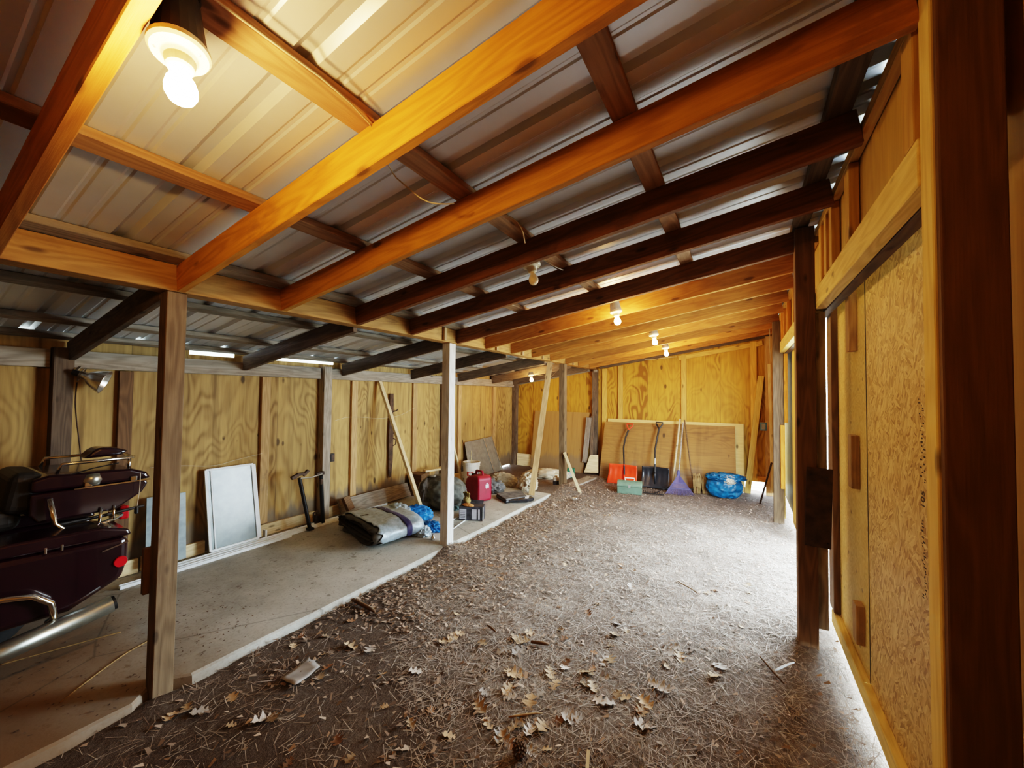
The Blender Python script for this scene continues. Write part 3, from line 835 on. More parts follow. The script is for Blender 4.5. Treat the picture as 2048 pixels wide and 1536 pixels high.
# outlet on the wall post
o = MB().box((-4.41, 3.085, .80), (.05, .055, .10)).build('outlet_box', M['black'], bevel=.004); tag(o, 'dark outlet box on the side of the left wall post', 'outlet')
MB().box((-4.383, 3.085, .80), (.004, .035, .07)).build('cover_plate', M['rust'], o)
# hanging saw
def saw():
    y = 4.045; x = -4.418
    b = MB(); pts = [(y-.035, 1.60), (y+.030, 1.60), (y+.035, 1.45), (y+.030, 1.30), (y+.050, 1.18), (y+.040, .95), (y+.035, .60), (y+.010, .40), (y-.020, .385), (y-.035, .42), (y-.045, 1.0), (y-.030, 1.3)]
    R = Matrix(((0,0,1),(1,0,0),(0,1,0)))
    b.prism(pts, x - .008, x + .008, R)
    o = b.build('saw_blade', M['rust'], bevel=.002); tag(o, 'long dark rusty saw hanging on the left wall behind the slanting board', 'saw')
    MB().tube([(x+.01, y+.03, 1.34), (x+.02, y+.08, 1.35), (x+.02, y+.10, 1.37)], .010, 8).build('hook', M['rust'], o)
    MB().tube([(x+.01, y+.03, .95), (x+.02, y+.075, .93), (x+.02, y+.07, .86), (x+.01, y+.03, .84)], .008, 8).build('handle', M['rust'], o)
    MB().tube([(x+.01, y+.03, 1.02), (x+.02, y+.06, 1.03)], .008, 8).build('handle', M['rust'], o)
saw()
cable('string_line', [(-4.400,1.347,0.944), (-4.410,1.560,0.929), (-4.410,1.835,0.878), (-4.410,2.008,0.917), (-4.405,2.262,0.951)], .0018, M['cable'], 'thin pale string strung along the left wall above the storm window', 'string')
cable('string_line', [(-4.400,3.102,1.252), (-4.402,3.333,1.304), (-4.402,3.823,1.242), (-4.400,4.194,1.269), (-4.402,4.503,1.388)], .0015, M['cable'], 'thin pale string on the left wall crossing behind the slanting board', 'string')

# clamp lamp
def clamp_lamp():
    c = V((-4.27, .965, 1.69))
    root = empty('clamp_lamp', c, 'shiny aluminium clamp lamp with a round reflector on the left wall post', 'lamp')
    ax = V((.35, .75, -.35)).normalized(); s = ax.cross(V((0,0,1))).normalized(); u = s.cross(ax)
    R = Matrix((s, u, ax)).transposed()
    MB().lathe([(.025, -.09), (.028, -.05), (.05, -.03), (.075, .01), (.092, .055), (.094, .06), (.090, .056), (.072, .012), (.045, -.02)], c, 32, R).build('reflector', M['aluminium'], root, smooth=True)
    MB().lathe([(.0, -.13), (.020, -.13), (.022, -.085), (.026, -.08), (.026, -.06)], c, 16, R).build('socket', M['black'], root)
    pts = []
    for i in range(13):
        a = 2*PI*i/12; pts.append(c + R @ V((.03*math.cos(a) - .05, .055*math.sin(a), -.09)))
    MB().tube(pts, .0035, 6).build('clamp_ring', M['galv'], root)
    MB().bar(c + R @ V((0,0,-.12)), (-4.345, .90, 1.78), .02, .008).build('clamp', M['galv'], root)
clamp_lamp()
cable('lamp_cord', [(-4.31, .88, 1.66), (-4.390,0.889,1.528), (-4.400,0.903,1.374), (-4.400,0.921,1.220), (-4.380,0.935,1.048)], .004, M['rust'], 'brown lamp cord hanging down the left wall from the clamp lamp', 'cord')

# boards and box at the wall foot
board('weathered_plank', (-4.33, 3.16, .17), (-4.33, 4.32, .17), .20, .04, M['grey'], up=(.9,0,.45), label='wide weathered plank propped on edge along the wall foot', cat='plank')
board('dark_block', (-4.220,3.151,0.228), (-4.220,3.236,0.245), .17, .06, M['brown'], up=(.9,0,.4), label='dark block at the near end of the propped plank', cat='block')
b = MB(); b.box((-4.28, 4.50, .22), (.22, .22, .34), Matrix.Rotation(.15, 3, 'Z')); o = b.build('wooden_crate', M['brown'], bevel=.006); tag(o, 'dark brown wooden crate at the left wall beside the grey bag', 'crate')
board('pale_offcut', (-4.24, 4.56, .415), (-4.05, 4.90, .44), .12, .03, M['pale'], label='pale board offcut lying across the brown crate', cat='board')
board('weathered_pole', (-4.281,5.574,0.070), (-4.33, 5.35, .75), .035, .03, M['pale'], up=(1,0,0), label='thin pale stick leaning behind the pale post next to the bucket', cat='stick')

# ------------------------------------------------------------------ cloth, tarps, bags
def blob(name, c, r, mat, seed, amp=.22, freq=3.2, zfloor=.06, sub=5, parent=None, label=None, cat=None, group=None, flatness=1.0, rotz=0):
    bm = bmesh.new(); bmesh.ops.create_icosphere(bm, subdivisions=sub, radius=1)
    c = V(c); R = Matrix.Rotation(rotz, 3, 'Z')
    for v in bm.verts:
        p = v.co.copy()
        q = p * freq + V((seed, seed * 1.7, 0))
        n = (1 - abs(mn.noise(q)) * 2) * .6 + (1 - abs(mn.noise(q * 2.1)) * 2) * .28 + mn.noise(q * 4.7) * .14
        d = 1 + amp * (n - .3)
        w = R @ V((p.x * r[0] * d, p.y * r[1] * d, p.z * r[2] * d))
        w += c
        if w.z < zfloor: 
            k = min(1.0, (zfloor - w.z) / max(r[2], .01))
            w.z = zfloor + .002 * (1 - k)
            w.x += (w.x - c.x) * .12 * k; w.y += (w.y - c.y) * .12 * k
        v.co = w
    me = D.meshes.new(name); bm.to_mesh(me); bm.free()
    me.materials.append(mat); me.polygons.foreach_set('use_smooth', [True] * len(me.polygons))
    o = D.objects.new(name, me)
    if parent is not None and parent.parent is None: o.location = -parent.location
    link(o, parent)
    return tag(o, label, cat, group)

def rolled_tarp():
    O = V((-3.06, 2.70, .06)); u = V((-.955, .296, 0)); v = V((.20, .98, 0))
    root = empty('rolled_tarp', O, 'silver tarp rolled into a flat bundle with a dark open end, on the slab', 'tarp')
    def ring(sc, t, W, H, jit, seed, N=56, lift=0, shift=0):
        out = []
        for k in range(N):
            a = 2 * PI * k / N
            ca, sa = math.cos(a), math.sin(a)
            uu = W/2 - math.copysign(abs(ca) ** .62, ca) * W/2 * (1 - (1 - sc) * H / W * 1.0)
            zz = H/2 + math.copysign(abs(sa) ** .75, sa) * H/2 * sc
            zz *= 1 - .22 * max(0, uu / W)            # lower toward the left end
            p = O + u * (uu + shift) + v * t + V((0,0, zz + lift))
            nz = mn.noise(V((p.x * 7, p.y * 7, zz * 9 + seed))); nz2 = mn.noise(V((p.x * 19, p.y * 19, zz * 21 + seed)))
            p += V((ca * -.4, 0, sa)).normalized() * (nz * jit + nz2 * jit * .5)
            if p.z < .061: p.z = .061
            out.append(p)
        return out
    def sleeve(name, sc, t0, t1, n, mat, jit, seed, ragged=0, par=root, arc=None, taper=.28):
        vs = []; fs = []; N = 56
        for i in range(n + 1):
            f = i / n; t = t0 + (t1 - t0) * f
            g = max(0, t) / .85
            W = 1.02 * (1 - taper * g * g); H = .225 * (1 + .05 * g)
            rg = ring(sc, t, W, H, jit, seed, N, shift=.10 * g * g)
            if i == 0 and ragged:
                rg = [p + v * (ragged * mn.noise(V((k * .35, seed, 0)))) for k, p in enumerate(rg)]
            vs += rg
        for i in range(n):
            for k in range(N):
                if arc and not (arc[0] <= k < arc[1]): continue
                q = (k + 1) % N
                fs.append((i*N+k, i*N+q, (i+1)*N+q, (i+1)*N+k))
        b = MB(); b.add(vs, fs); o = b.build(name, mat, par, smooth=True)
        s = o.modifiers.new('t', 'SOLIDIFY'); s.thickness = .004
        return o
    sleeve('outer_wrap', 1.0, .0, .52, 18, M['silver'], .020, 1, ragged=.06)
    sleeve('lining', .86, -.075, .30, 6, M['brownt'], .012, 2, ragged=.05)
    sleeve('inner_fold', .78, -.05, .3, 4, M['brownt'], .012, 3, ragged=.03)
    sleeve('inner_fold', .56, -.06, .3, 4, M['brownt'], .012, 5, ragged=.03)
    sleeve('inner_fold', .36, -.03, .3, 4, M['brownt'], .010, 6, ragged=.02)
    sleeve('silver_fold', .47, -.055, .2, 4, M['silver'], .008, 9, arc=(50, 56), ragged=.01)
    sleeve('violet_strap', 1.035, .30, .37, 3, M['violetband'], .012, 1)
rolled_tarp()
blob('crumpled_tarp', (-3.561,3.398,0.150), (.19, .12, .12), M['silver'], 3, .45, 2.8, label='crumpled grey-blue tarp heap behind the rolled tarp', cat='tarp', rotz=-.3)
blob('crumpled_tarp', (-3.062,3.232,0.100), (.13, .075, .07), M['silver'], 8, .45, 3, label='small crumple of pale tarp beside the violet strap', cat='tarp')
blob('blue_tarp', (-3.445,3.588,0.120), (.05, .17, .11), M['blue'], 12, .45, 3, label='bright blue tarp fold standing up behind the grey tarp heap', cat='tarp', rotz=-.95)
blob('blue_tarp', (-3.049,3.409,0.090), (.13, .07, .06), M['blue'], 17, .6, 3.2, label='crumpled bright blue tarp corner by the foot of the pale post', cat='tarp', rotz=.2)
def bottle():
    c = V((-2.838,3.200,0.061))
    root = MB().lathe([(.0,0),(.022,0),(.024,.012),(.022,.03),(.010,.045),(.010,.055),(0,.055)], c + V((0,0,.0)), 14).build('small_jar', M['aluminium'], smooth=True)
    tag(root, 'tiny shiny jar standing on the slab left of the pale post', 'jar')
bottle()

def duffel():
    root = empty('duffel_bag', (-3.55, 3.98, .06), 'bulging grey canvas bag with a pale seam panel, partly behind the pale post', 'bag')
    blob('bag_body', (-3.50, 4.14, .27), (.33, .24, .235), M['dufgrey'], 21, .16, 2.2, parent=root)
    blob('bag_panel', (-3.66, 4.0, .25), (.10, .13, .21), M['greycloth'], 5, .15, 2.4, parent=root, rotz=.3)
    MB().tube([(-3.80, 3.97, .07), (-3.84, 3.98, .20), (-3.80, 4.02, .38), (-3.68, 4.05, .49), (-3.56, 4.04, .50)], .018, 10).build('piping', M['galv'], root, smooth=True)
duffel()
blob('teal_cloth', (-3.344,4.197,0.140), (.10, .10, .11), M['greencloth'], 31, .5, 3, label='crumpled teal-grey cloth between the pale post and the red can', cat='cloth')

def carton():
    c = V((-2.90, 3.98, .145)); R = Matrix.Rotation(.42, 3, 'Z')
    root = MB().box(c, (.30, .15, .165), R).build('drink_carton', M['carton'], bevel=.003)
    tag(root, 'open printed cardboard carton, black and white, on the slab right of the pale post', 'box')
    for x, w in ((-.10, .085), (.04, .06), (.10, .02)):
        MB().box(c + R @ V((x, -.0765, -.005)), (w, .002, .12), R).build('print_panel', M['cartonw'], root)
    for z in (.03, .01, -.01, -.03, -.045):
        MB().box(c + R @ V((-.10, -.078, z)), (.06, .001, .005), R).build('print_line', M['carton'], root)
    MB().box(c + R @ V((.148, -.07, 0)), (.006, .02, .165), R).build('white_edge', M['white'], root)
    MB().box(c + R @ V((-.02, .10, .09)), (.28, .09, .003), R @ Matrix.Rotation(.5, 3, 'X')).build('flap', M['carton'], root)
carton()
def glove():
    c = V((-2.99, 3.99, .275))
    o = blob('work_glove', c, (.045, .04, .05), M['gloves'], 41, .3, 2, zfloor=-1, sub=4, label='yellow-brown work glove standing up in the printed carton', cat='glove')
    for i, a in enumerate((-.5, -.15, .2, .55)):
        p = c + V((math.sin(a) * .04, .0, .03)); MB().tube([p, p + V((math.sin(a)*.03, -.004, .05)), p + V((math.sin(a)*.045, -.02, .085 - .012 * abs(i-1.5)))], [.013,.012,.009], 8).build('glove_finger', M['gloves'], o, smooth=True)
glove()
blob('orange_rag', (-2.93, 3.93, .235), (.07, .04, .02), M['orangecl'], 45, .6, 3, zfloor=.232, sub=4, label='orange rag draped over the printed carton', cat='rag')
tag(MB().tube([(-2.863,3.571,0.066), (-2.932,3.888,0.066), (-2.995,3.940,0.066), (-3.080,3.840,0.066)], .006, 8).build('bent_rod', M['white'], smooth=True), 'white bent rod lying on the slab beside the pale post', 'rod')
tag(MB().tube([(-3.059,3.785,0.072), (-3.077,3.984,0.072)], .006, 8).build('white_peg', M['white'], smooth=True), 'short straight white peg on the slab above the bent rod', 'rod')

def gas_can():
    A = V((-3.235, 4.58, .06)); e1 = V((.36, .93, 0)).normalized(); e2 = V((-.93, .36, 0)).normalized()
    root = empty('fuel_can', A, 'large dark red plastic fuel can with a white mark, on the slab', 'fuel can')
    R = Matrix((e1, e2, V((0,0,1)))).transposed()
    poly = [(.0, 0), (.36, 0), (.36, .24), (.30, .32), (.18, .36), (.05, .36), (0, .33)]
    Rp = Matrix((e2, V((0,0,1)), e1)).transposed()
    MB().prism(poly, .0, .24, Rp, A + V((0,0,.012))).build('can_body', M['red'], root, bevel=.03, seg=4)
    MB().box(A + e1 * .12 + e2 * .33 + V((0,0,.17)), (.20, .10, .26), R).build('side_bulge', M['red'], root, bevel=.03, seg=4)
    MB().tube([A + e1*.12 + e2*.06 + V((0,0,.36)), A + e1*.12 + e2*.08 + V((0,0,.42)), A + e1*.12 + e2*.22 + V((0,0,.42)), A + e1*.12 + e2*.25 + V((0,0,.35))], .017, 10).build('carry_handle', M['red'], root, smooth=True)
    MB().lathe([(.035, 0), (.035, .04), (.03, .045), (0, .045)], A + e1*.12 + e2*.31 + V((0,0,.315)), 18).build('cap', M['blackpl'], root)
    n = -e2
    b = MB()
    mR = Matrix((e1, V((0,0,1)), n)).transposed()
    b.prism([(-.028,.03),(.028,.03),(.028,-.02),(.018,-.03),(.012,-.01),(-.008,-.035),(-.026,-.02)], 0, .002, mR, A + e1*.15 + n*.0005 + V((0,0,.22)))
    b.prism([(-.020,.036),(.0,.055),(.020,.036)], 0, .002, mR, A + e1*.15 + n*.0005 + V((0,0,.22)))
    b.build('white_mark', M['cartonw'], root)
gas_can()

def bucket():
    c = V((-4.08, 5.56, .072)); r0, r1, h = .122, .148, .36
    root = empty('plastic_bucket', c, 'white plastic bucket with red lettering beside the left wall', 'bucket')
    MB().lathe([(0, 0), (r0, 0), (r0+.004, .01), (r1-.006, h-.07), (r1+.004, h-.068), (r1+.004, h-.058), (r1-.003, h-.056), (r1-.001, h-.03), (r1+.006, h-.028), (r1+.006, h), (r1-.004, h), (r1-.010, h-.03), (r0-.004, .012), (0, .012)], c, 40).build('pail', M['pail'], root, smooth=False)
    base = math.atan2(-c.y, -c.x)
    for ch, off, m, sz, zz in (('I', -.50, 'inkred', .115, .17), ('C', -.20, 'inkred', .115, .17), ('E', .22, 'inkred', .115, .17), ('M', .75, 'ink', .12, .19)):
        a = base + off; n = V((math.cos(a), math.sin(a), -.07)).normalized(); t = V((-math.sin(a), math.cos(a), 0)); upv = n.cross(t)
        R = Matrix((t, upv, n)).transposed()
        rr_ = r0 + (r1 - r0) * zz / h + .003
        text_obj('letter', ch, sz, M[m], R, c + V((math.cos(a) * rr_, math.sin(a) * rr_, zz)) - root.location, root, ext=.004)
    MB().tube([c + V((.03,-.05,.1)), c + V((-.02,.02,.55))], .009, 8).build('stir_stick', M['pale'], root)
bucket()

# black flat case
def case():
    P4 = [V((-3.20, 4.99, 0)), V((-2.90, 4.78, 0)), V((-2.72, 5.10, 0)), V((-2.98, 5.36, 0))]
    root = empty('flat_case', (-2.95, 5.05, .06), 'flat black plastic case lying on the slab edge', 'case')
    MB().prism([(p.x, p.y) for p in P4], .062, .105, None).build('case_base', M['blackpl'], root, bevel=.012, seg=3)
    MB().prism([(p.x * .98 - .06, p.y * .98 + .10) for p in P4], .108, .125, None).build('case_lid', M['greycloth'], root, bevel=.006)
    MB().prism([(-2.88, 4.81), (-2.66, 4.98), (-2.62, 5.12), (-2.74, 5.20), (-2.84, 5.02)], .064, .115, None).build('side_pocket', M['blackpl'], root, bevel=.02, seg=4)
    MB().box((-2.72, 5.08, .117), (.05, .16, .004), Matrix.Rotation(.4, 3, 'Z')).build('white_glint', M['white'], root)  # white strip painted in as the highlight on the black pocket
case()
blob('grey_clothes', (-3.50, 5.26, .13), (.22, .15, .11), M['greycloth'], 51, .6, 2.6, label='dark grey heap of clothes on the slab behind the flat case', cat='cloth')
blob('white_cloth', (-3.03, 5.70, .16), (.13, .14, .15), M['cloth'], 55, .55, 2.8, label='crumpled white cloth heap beside the tilted brace', cat='cloth')
blob('beige_cloth', (-3.52, 5.72, .14), (.20, .05, .12), M['cloth'], 58, .6, 2.8, label='beige cloth edge showing above the dark clothes heap', cat='cloth', rotz=.2)
blob('cream_blanket', (-3.180,6.741,0.100), (.36, .16, .10), M['cloth'], 61, .6, 2.6, zfloor=.045, label='cream blanket crumpled on the dirt between the brace and the far post', cat='cloth', rotz=.35)

def cyl(name, c, r, h, mat, label, cat, cap=None, capmat=None):
    c = V(c)
    o = MB().lathe([(0, 0), (r*.95, 0), (r, .01), (r, h*.8), (r*.9, h*.86), (r*.5, h*.9), (r*.5, h), (0, h)], c, 20).build(name, mat, smooth=False)
    tag(o, label, cat)
    MB().lathe([(r*1.005, h*.25), (r*1.005, h*.6)], c, 20).build('can_label', M['carton'] if mat is not M['dkgreen'] else M['cartonw'], o)
    return o
cyl('spray_can', (-2.748,6.166,0.035), .052, .20, M['pail'], 'white can with a dark label left of the farthest free-standing post', 'can')
cyl('dark_canister', (-2.668,6.235,0.040), .03, .24, M['black'], 'dark canister squeezed between the white can and the farthest free-standing post', 'can')
o = MB().box(V((-2.815,7.005,0.030)) + V((0,0,.10)), (.14, .08, .20), Matrix.Rotation(.3, 3, 'Z')).build('oil_tin', M['dkgreen'], bevel=.008); tag(o, 'green rectangular oil tin with a pale label behind the short stick', 'tin')
MB().box(V((-2.815,7.005,0.030)) + V((.012,-.042,.08)), (.06, .004, .09), Matrix.Rotation(.3, 3, 'Z')).build('tin_label', M['cartonw'], o)
board('grey_plank', (-2.523,6.236,0.075), (-2.469,7.167,0.060), .20, .03, M['grey'], label='grey plank lying flat on the dirt behind the short leaning stick', cat='plank')
tag(MB().lathe([(0,-.03),(.02,-.026),(.03,-.005),(.026,.015),(.014,.035),(.014,.05),(0,.05)], V((-2.193,5.581,0.050)), 16, Matrix.Rotation(1.3, 3, 'Y')).build('loose_bulb', M['aluminium'], smooth=True), 'loose shiny bulb on the dirt at the foot of the short leaning stick', 'bulb')

# ------------------------------------------------------------------ back wall things
def sheet(name, p0, p1, p2, p3, th, mat, label, cat='sheet'):
    P = [V(p) for p in (p0, p1, p2, p3)]; n = (P[1]-P[0]).cross(P[3]-P[0]).normalized() * th
    Q = [p - n for p in P]
    return tag(MB().add(P + Q, [(0,1,2,3),(7,6,5,4),(0,4,5,1),(1,5,6,2),(2,6,7,3),(3,7,4,0)]).build(name, mat, bevel=.001, seg=1), label, cat)
sheet('plywood_sheet', (-2.30, 7.52, .0), (0.015,7.500,0.043), (0.007,7.685,1.148), (-2.314,7.685,1.149), .014, M['plyY'], 'yellow plywood sheet behind the weathered one, showing at its top and right edge')
sheet('plywood_sheet', (-2.396,7.360,-0.042), (-0.105,7.420,0.044), (-0.124,7.620,1.103), (-2.354,7.620,1.092), .014, M['plyS'], 'large weathered plywood sheet lying on its side against the back wall')
sheet('hardboard_sheet', (-3.95, 7.50, .04), (-2.76, 7.50, .03), (-2.70, 7.71, 1.25), (-3.95, 7.71, 1.26), .01, M['hard'], 'brown hardboard sheet leaning on the back wall in the left bay')
sheet('plywood_offcut', (-2.702,7.400,0.090), (-2.420,7.400,0.111), (-2.448,7.480,0.444), (-2.610,7.480,0.430), .012, M['pale'], 'small yellow plywood offcut standing between the two big sheets')
board('weathered_board', (-2.729,7.500,0.268), (-2.676,7.600,1.159), .10, .03, M['grey'], up=(0,-1,0), label='grey weathered board leaning left of the dark back wall post', cat='board')
board('weathered_board', (-2.609,7.540,0.274), (-2.613,7.630,1.190), .06, .03, M['dark'], up=(0,-1,0), label='dark weathered board leaning close against the back wall post', cat='board')
board('wood_offcut', (-2.576,7.600,2.093), (-2.514,7.600,2.092), .05, .05, M['grey'], label='small block at the top of the dark back wall post', cat='block')
board('plywood_offcut', (-4.33, 7.60, .18), (-3.98, 7.60, .18), .012, .26, M['pale'], label='pale low panel at the foot of the back wall in the left corner', cat='panel')

# aluminium sheets by the left back corner
sheet('metal_sheet', (-4.26, 5.78, .06), (-4.26, 6.86, .06), (-4.40, 6.66, .75), (-4.40, 5.78, .72), .004, M['galv'], 'grey metal sheet with bright edges leaning on the left wall near the back')
o = D.objects['metal_sheet']
for y0, y1 in ((6.56, 6.36), (6.86, 6.66)):
    MB().bar((-4.25, y0, .065), (-4.39, y1, .76), .022, .008, up=(1,0,.2)).build('bright_edge', M['aluminium'], o)
MB().bar((-4.235, 6.02, .07), (-4.30, 5.93, .36), .02, .008, up=(1,0,.2)).build('bright_edge', M['aluminium'], o)

# snow shovels
def shovel(px, blade, mat, pole, grip, grip_mat, label, collar=None):
    """blade: (left, right, bottom_z, top_z) at y; pole: list of points; grip centre"""
    xl, xr, z0, z1, yb, yt = blade
    root = empty('snow_shovel', ((xl + xr)/2, yb, z0), label, 'shovel')
    nx, nz = 20, 10; vs = []; fs = []
    for j in range(nz+1):
        f = j / nz
        for i in range(nx+1):
            g = i / nx; x = xl + (xr - xl) * g
            w = 1 - .10 * (1 - f)
            x = (xl+xr)/2 + (x - (xl+xr)/2) * (1.0 + .04 * (1-f))
            y = yb + (yt - yb) * f + .07 * math.sin(f * PI) * .8 + .035 * (abs(g - .5) * 2) ** 2 * -1
            if i % 4 == 2 and .1 < f < .85: y += .008
            vs.append((x, y, z0 + (z1 - z0) * f))
    for j in range(nz):
        for i in range(nx): a = j*(nx+1)+i; fs.append((a, a+1, a+nx+2, a+nx+1))
    bl = MB().add(vs, fs).build('blade', mat, root, smooth=True)
    s = bl.modifiers.new('t', 'SOLIDIFY'); s.thickness = .006
    MB().tube([V(pole[0]) + V((0,-.012,-.20)), V(pole[0]) + V((0,-.02,-.04)), V(pole[0])], [.010,.017,.021], 10).build('blade_socket', mat, bl, smooth=True)
    P = [V(p) for p in pole]
    MB().tube(P, .015, 10).build('pole', M['black'], root, smooth=False)
    if collar: MB().tube(collar, .018, 10).build('label_sleeve', M['galv'], root)
    g = V(grip); d = (P[-1] - P[-2]).normalized()
    MB().tube([P[-1], g + V((-.055,0,.02)), g + V((-.06,0,.045)), g + V((.06,0,.045)), g + V((.055,0,.02)), P[-1]], .013, 8).build('grip', grip_mat, root, smooth=False)
xl = (-2.140,7.120,-0.103); xr = (-1.639,7.120,-0.055)
shovel(0, (xl[0], xr[0], .02, .355, 7.10, 7.22), M['orange'], [(-1.854,7.170,0.175), (-1.881,7.240,0.387), (-1.917,7.340,0.645), (-1.901,7.420,0.824), (-1.858,7.470,0.962)], (-1.836,7.490,1.027), M['orange'], 'orange-red snow shovel with a bent black pole against the weathered sheet')
xl = (-1.553,7.120,-0.027); xr = (-1.101,7.120,0.015)
shovel(0, (xl[0], xr[0], .02, .37, 7.10, 7.22), M['blackpl'], [(-1.328,7.170,0.277), (-1.343,7.250,0.480), (-1.358,7.330,0.645), (-1.332,7.420,0.887), (-1.315,7.470,1.009)], (-1.310,7.490,1.080), M['black'], 'black snow shovel with a D-grip leaning on the weathered sheet', collar=[(-1.337,7.215,0.416), (-1.342,7.245,0.507)])

# fan rake
def fan_rake():
    hub = V((-0.948,7.160,0.294)); top = V((-0.918,7.500,1.142))
    root = empty('leaf_rake', hub, 'violet plastic fan rake standing tines down beside the black shovel', 'rake')
    MB().tube([hub + V((0,0,-.03)), top], .013, 10).build('handle', M['grey'], root)
    MB().lathe([(.014,-.05),(.03,-.04),(.03,.03),(.016,.06)], hub, 12).build('hub', M['purple'], root)
    fl, fr = V((-1.104,6.891,0.012)), V((-0.695,7.000,0.012))
    N = 23
    for i in range(N):
        f = i / (N-1); e = fl.lerp(fr, f); e.y -= .03 * math.sin(f * PI)
        mid = hub.lerp(e, .55) + V((0, .0, .0))
        MB().bar(hub, mid, .007, .004, up=(0,1,0)).bar(mid, e, .007, .004, up=(0,1,0)).bar(e, e + V((0,-.03,-.004)), .007, .004).build('tine', M['purple'], root)
    for f in (.5, .78):
        MB().tube([hub.lerp(fl.lerp(fr, k/10), f) + V((0,-.006,.012)) for k in range(11)], .006, 6).build('cross_band', M['purple'], root)
fan_rake()
def garden_rake():
    a = V((-1.011,7.100,0.097)); top = V((-0.967,7.500,1.202))
    a = V((a.x - .04, 7.24, .10))
    root = empty('garden_rake', a, 'wooden handled garden rake with a black tined head behind the fan rake', 'rake')
    MB().tube([a, top], .016, 10).build('handle', M['pale'], root)
    l = V((-1.417,6.641,0.030)); r = V((-1.097,6.658,0.030))
    MB().bar(l, r, .02, .012).build('rake_bar', M['black'], root)
    MB().tube([(l + r)*.5, a + V((0,-.02,-.02)), a], .008, 8).build('neck', M['black'], root)
    for i in range(10):
        p = l.lerp(r, i / 9); MB().tube([p, p + V((0,.03,.03)), p + V((0,.05,.01))], .004, 6).build('tine', M['black'], root)
garden_rake()
def bamboo_rake():
    hub = V((-0.783,7.280,0.486)); top = V((-0.896,7.520,1.186))
    root = empty('dark_rake', hub, 'dark handled tool leaning just right of the fan rake handles', 'rake')
    MB().tube([V((-0.722,7.200,0.089)), hub, top], .011, 8).build('handle', M['brown'], root)
    MB().bar(V((-0.722,7.200,0.089)) + V((-.09,0,-.03)), V((-0.722,7.200,0.089)) + V((.07,0,-.03)), .02, .015).build('tool_head', M['black'], root)
bamboo_rake()
def broom_heads():
    for k, (px, lab) in enumerate(((1394, 'straw coloured bamboo rake head with curled tines, left of the pair by the blue bag'), (1412, 'straw coloured bamboo rake head, right of the pair and touching the blue bag'))):
        c = V((-0.665,7.152,0.000)) if k == 0 else V((-0.536,7.197,0.000))
        root = empty('bamboo_rake_head', c, lab, 'rake head')
        rr2 = random.Random(k + 3)
        hub = c + V((.0, .14, .06))
        for i in range(11):
            t = (i - 5) / 5
            p0 = c + V((t * .045, 0.0, .01)); p1 = c + V((t * .062, .03, .20)); p2 = c + V((t * .05 + rr2.uniform(-.01,.01), .05, .31 + rr2.uniform(-.02,.02))); p3 = p2 + V((0, -.035, .015)); p4 = p3 + V((0, -.015, -.03))
            MB().tube([p0, p1, p2, p3, p4], .005, 6).build('tine', M['straw'], root, smooth=True)
        MB().bar(c + V((-.055,.03,.16)), c + V((.055,.03,.16)), .006, .006).build('cross_band', M['straw'], root)
        MB().tube([c + V((0,-.01,.0)), c + V((0,.0,.12))], .010, 8).build('stub', M['brown'], root)
broom_heads()
# toolbox
def toolbox():
    c = V((-1.62, 6.60, .0)); R = Matrix.Rotation(.16, 3, 'Z')
    root = empty('toolbox', c, 'grey-green metal toolbox with a rounded lid and pale handle on the dirt', 'toolbox')
    poly = [(-.095, 0), (.095, 0), (.10, .12)] + [(.10 * math.cos(a), .12 + .085 * math.sin(a)) for a in [PI * i / 10 for i in range(1, 10)]] + [(-.10, .12)]
    Rp = R @ Matrix(((0,0,1),(1,0,0),(0,1,0)))
    low = [(-.095, 0), (.095, 0), (.10, .115), (-.10, .115)]
    up = [(.102, .118)] + [(.102 * math.cos(a), .118 + .088 * math.sin(a)) for a in [PI * i / 12 for i in range(1, 12)]] + [(-.102, .118)]
    MB().prism(low, -.19, .19, Rp, c + V((0,0,.004))).build('box_body', M['green'], root, bevel=.006)
    MB().prism(up, -.195, .195, Rp, c + V((0,0,.004))).build('lid', M['green'], root, bevel=.006)
    MB().tube([c + R @ V((-.07, 0, .205)), c + R @ V((-.075, -.01, .25)), c + R @ V((.075, -.01, .25)), c + R @ V((.07, 0, .205))], .009, 8).build('handle', M['pail'], root)
    MB().box(c + R @ V((0, -.104, .13)), (.035, .008, .05), R).build('latch', M['galv'], root, bevel=.002)
toolbox()
# blue bag
def blue_bag():
    c = V((-.275, 7.16, .17))
    root = empty('shopping_bag', (c.x, c.y, 0), 'blue plastic carrier bag stuffed full with white contents, beside the rake heads', 'bag')
    blob('bag_body', c, (.25, .16, .20), M['bluebag'], 71, .18, 2.2, zfloor=.01, parent=root)
    blob('bag_rim', c + V((.02, -.02, .15)), (.24, .15, .06), M['bluebag'], 77, .6, 3, zfloor=.01, parent=root)
    blob('contents', c + V((.08, -.10, .13)), (.09, .09, .065), M['cloth'], 75, .4, 3, zfloor=.01, parent=root)
    MB().tube([c + V((.17, -.02, .14)), c + V((.21, -.03, .22)), c + V((.23, -.02, .16))], [.014,.008,.012], 8).build('tied_ear', M['bluebag'], root, smooth=True)
blue_bag()

# right back corner
board('wire_batten', (0.356,7.480,2.133), (0.389,7.480,0.097), .04, .02, M['pale'], up=(0,-1,0), label='thin pale batten standing in the back right corner, carrying the cable', cat='batten')
o = MB().box(V((0.275,7.460,1.133)), (.09, .05, .13)).build('outlet_box', M['bluebox'], bevel=.008); tag(o, 'small blue outlet box in the back right corner', 'outlet')
MB().box(V((0.274,7.430,1.135)), (.05, .01, .09)).build('cover_plate', M['galv'], o)
tag(MB().tube([(0.206,7.008,0.000), (0.332,6.550,0.690)], .013, 8).build('iron_rod', M['rust']), 'dark rusty rod leaning by the far door post', 'rod')

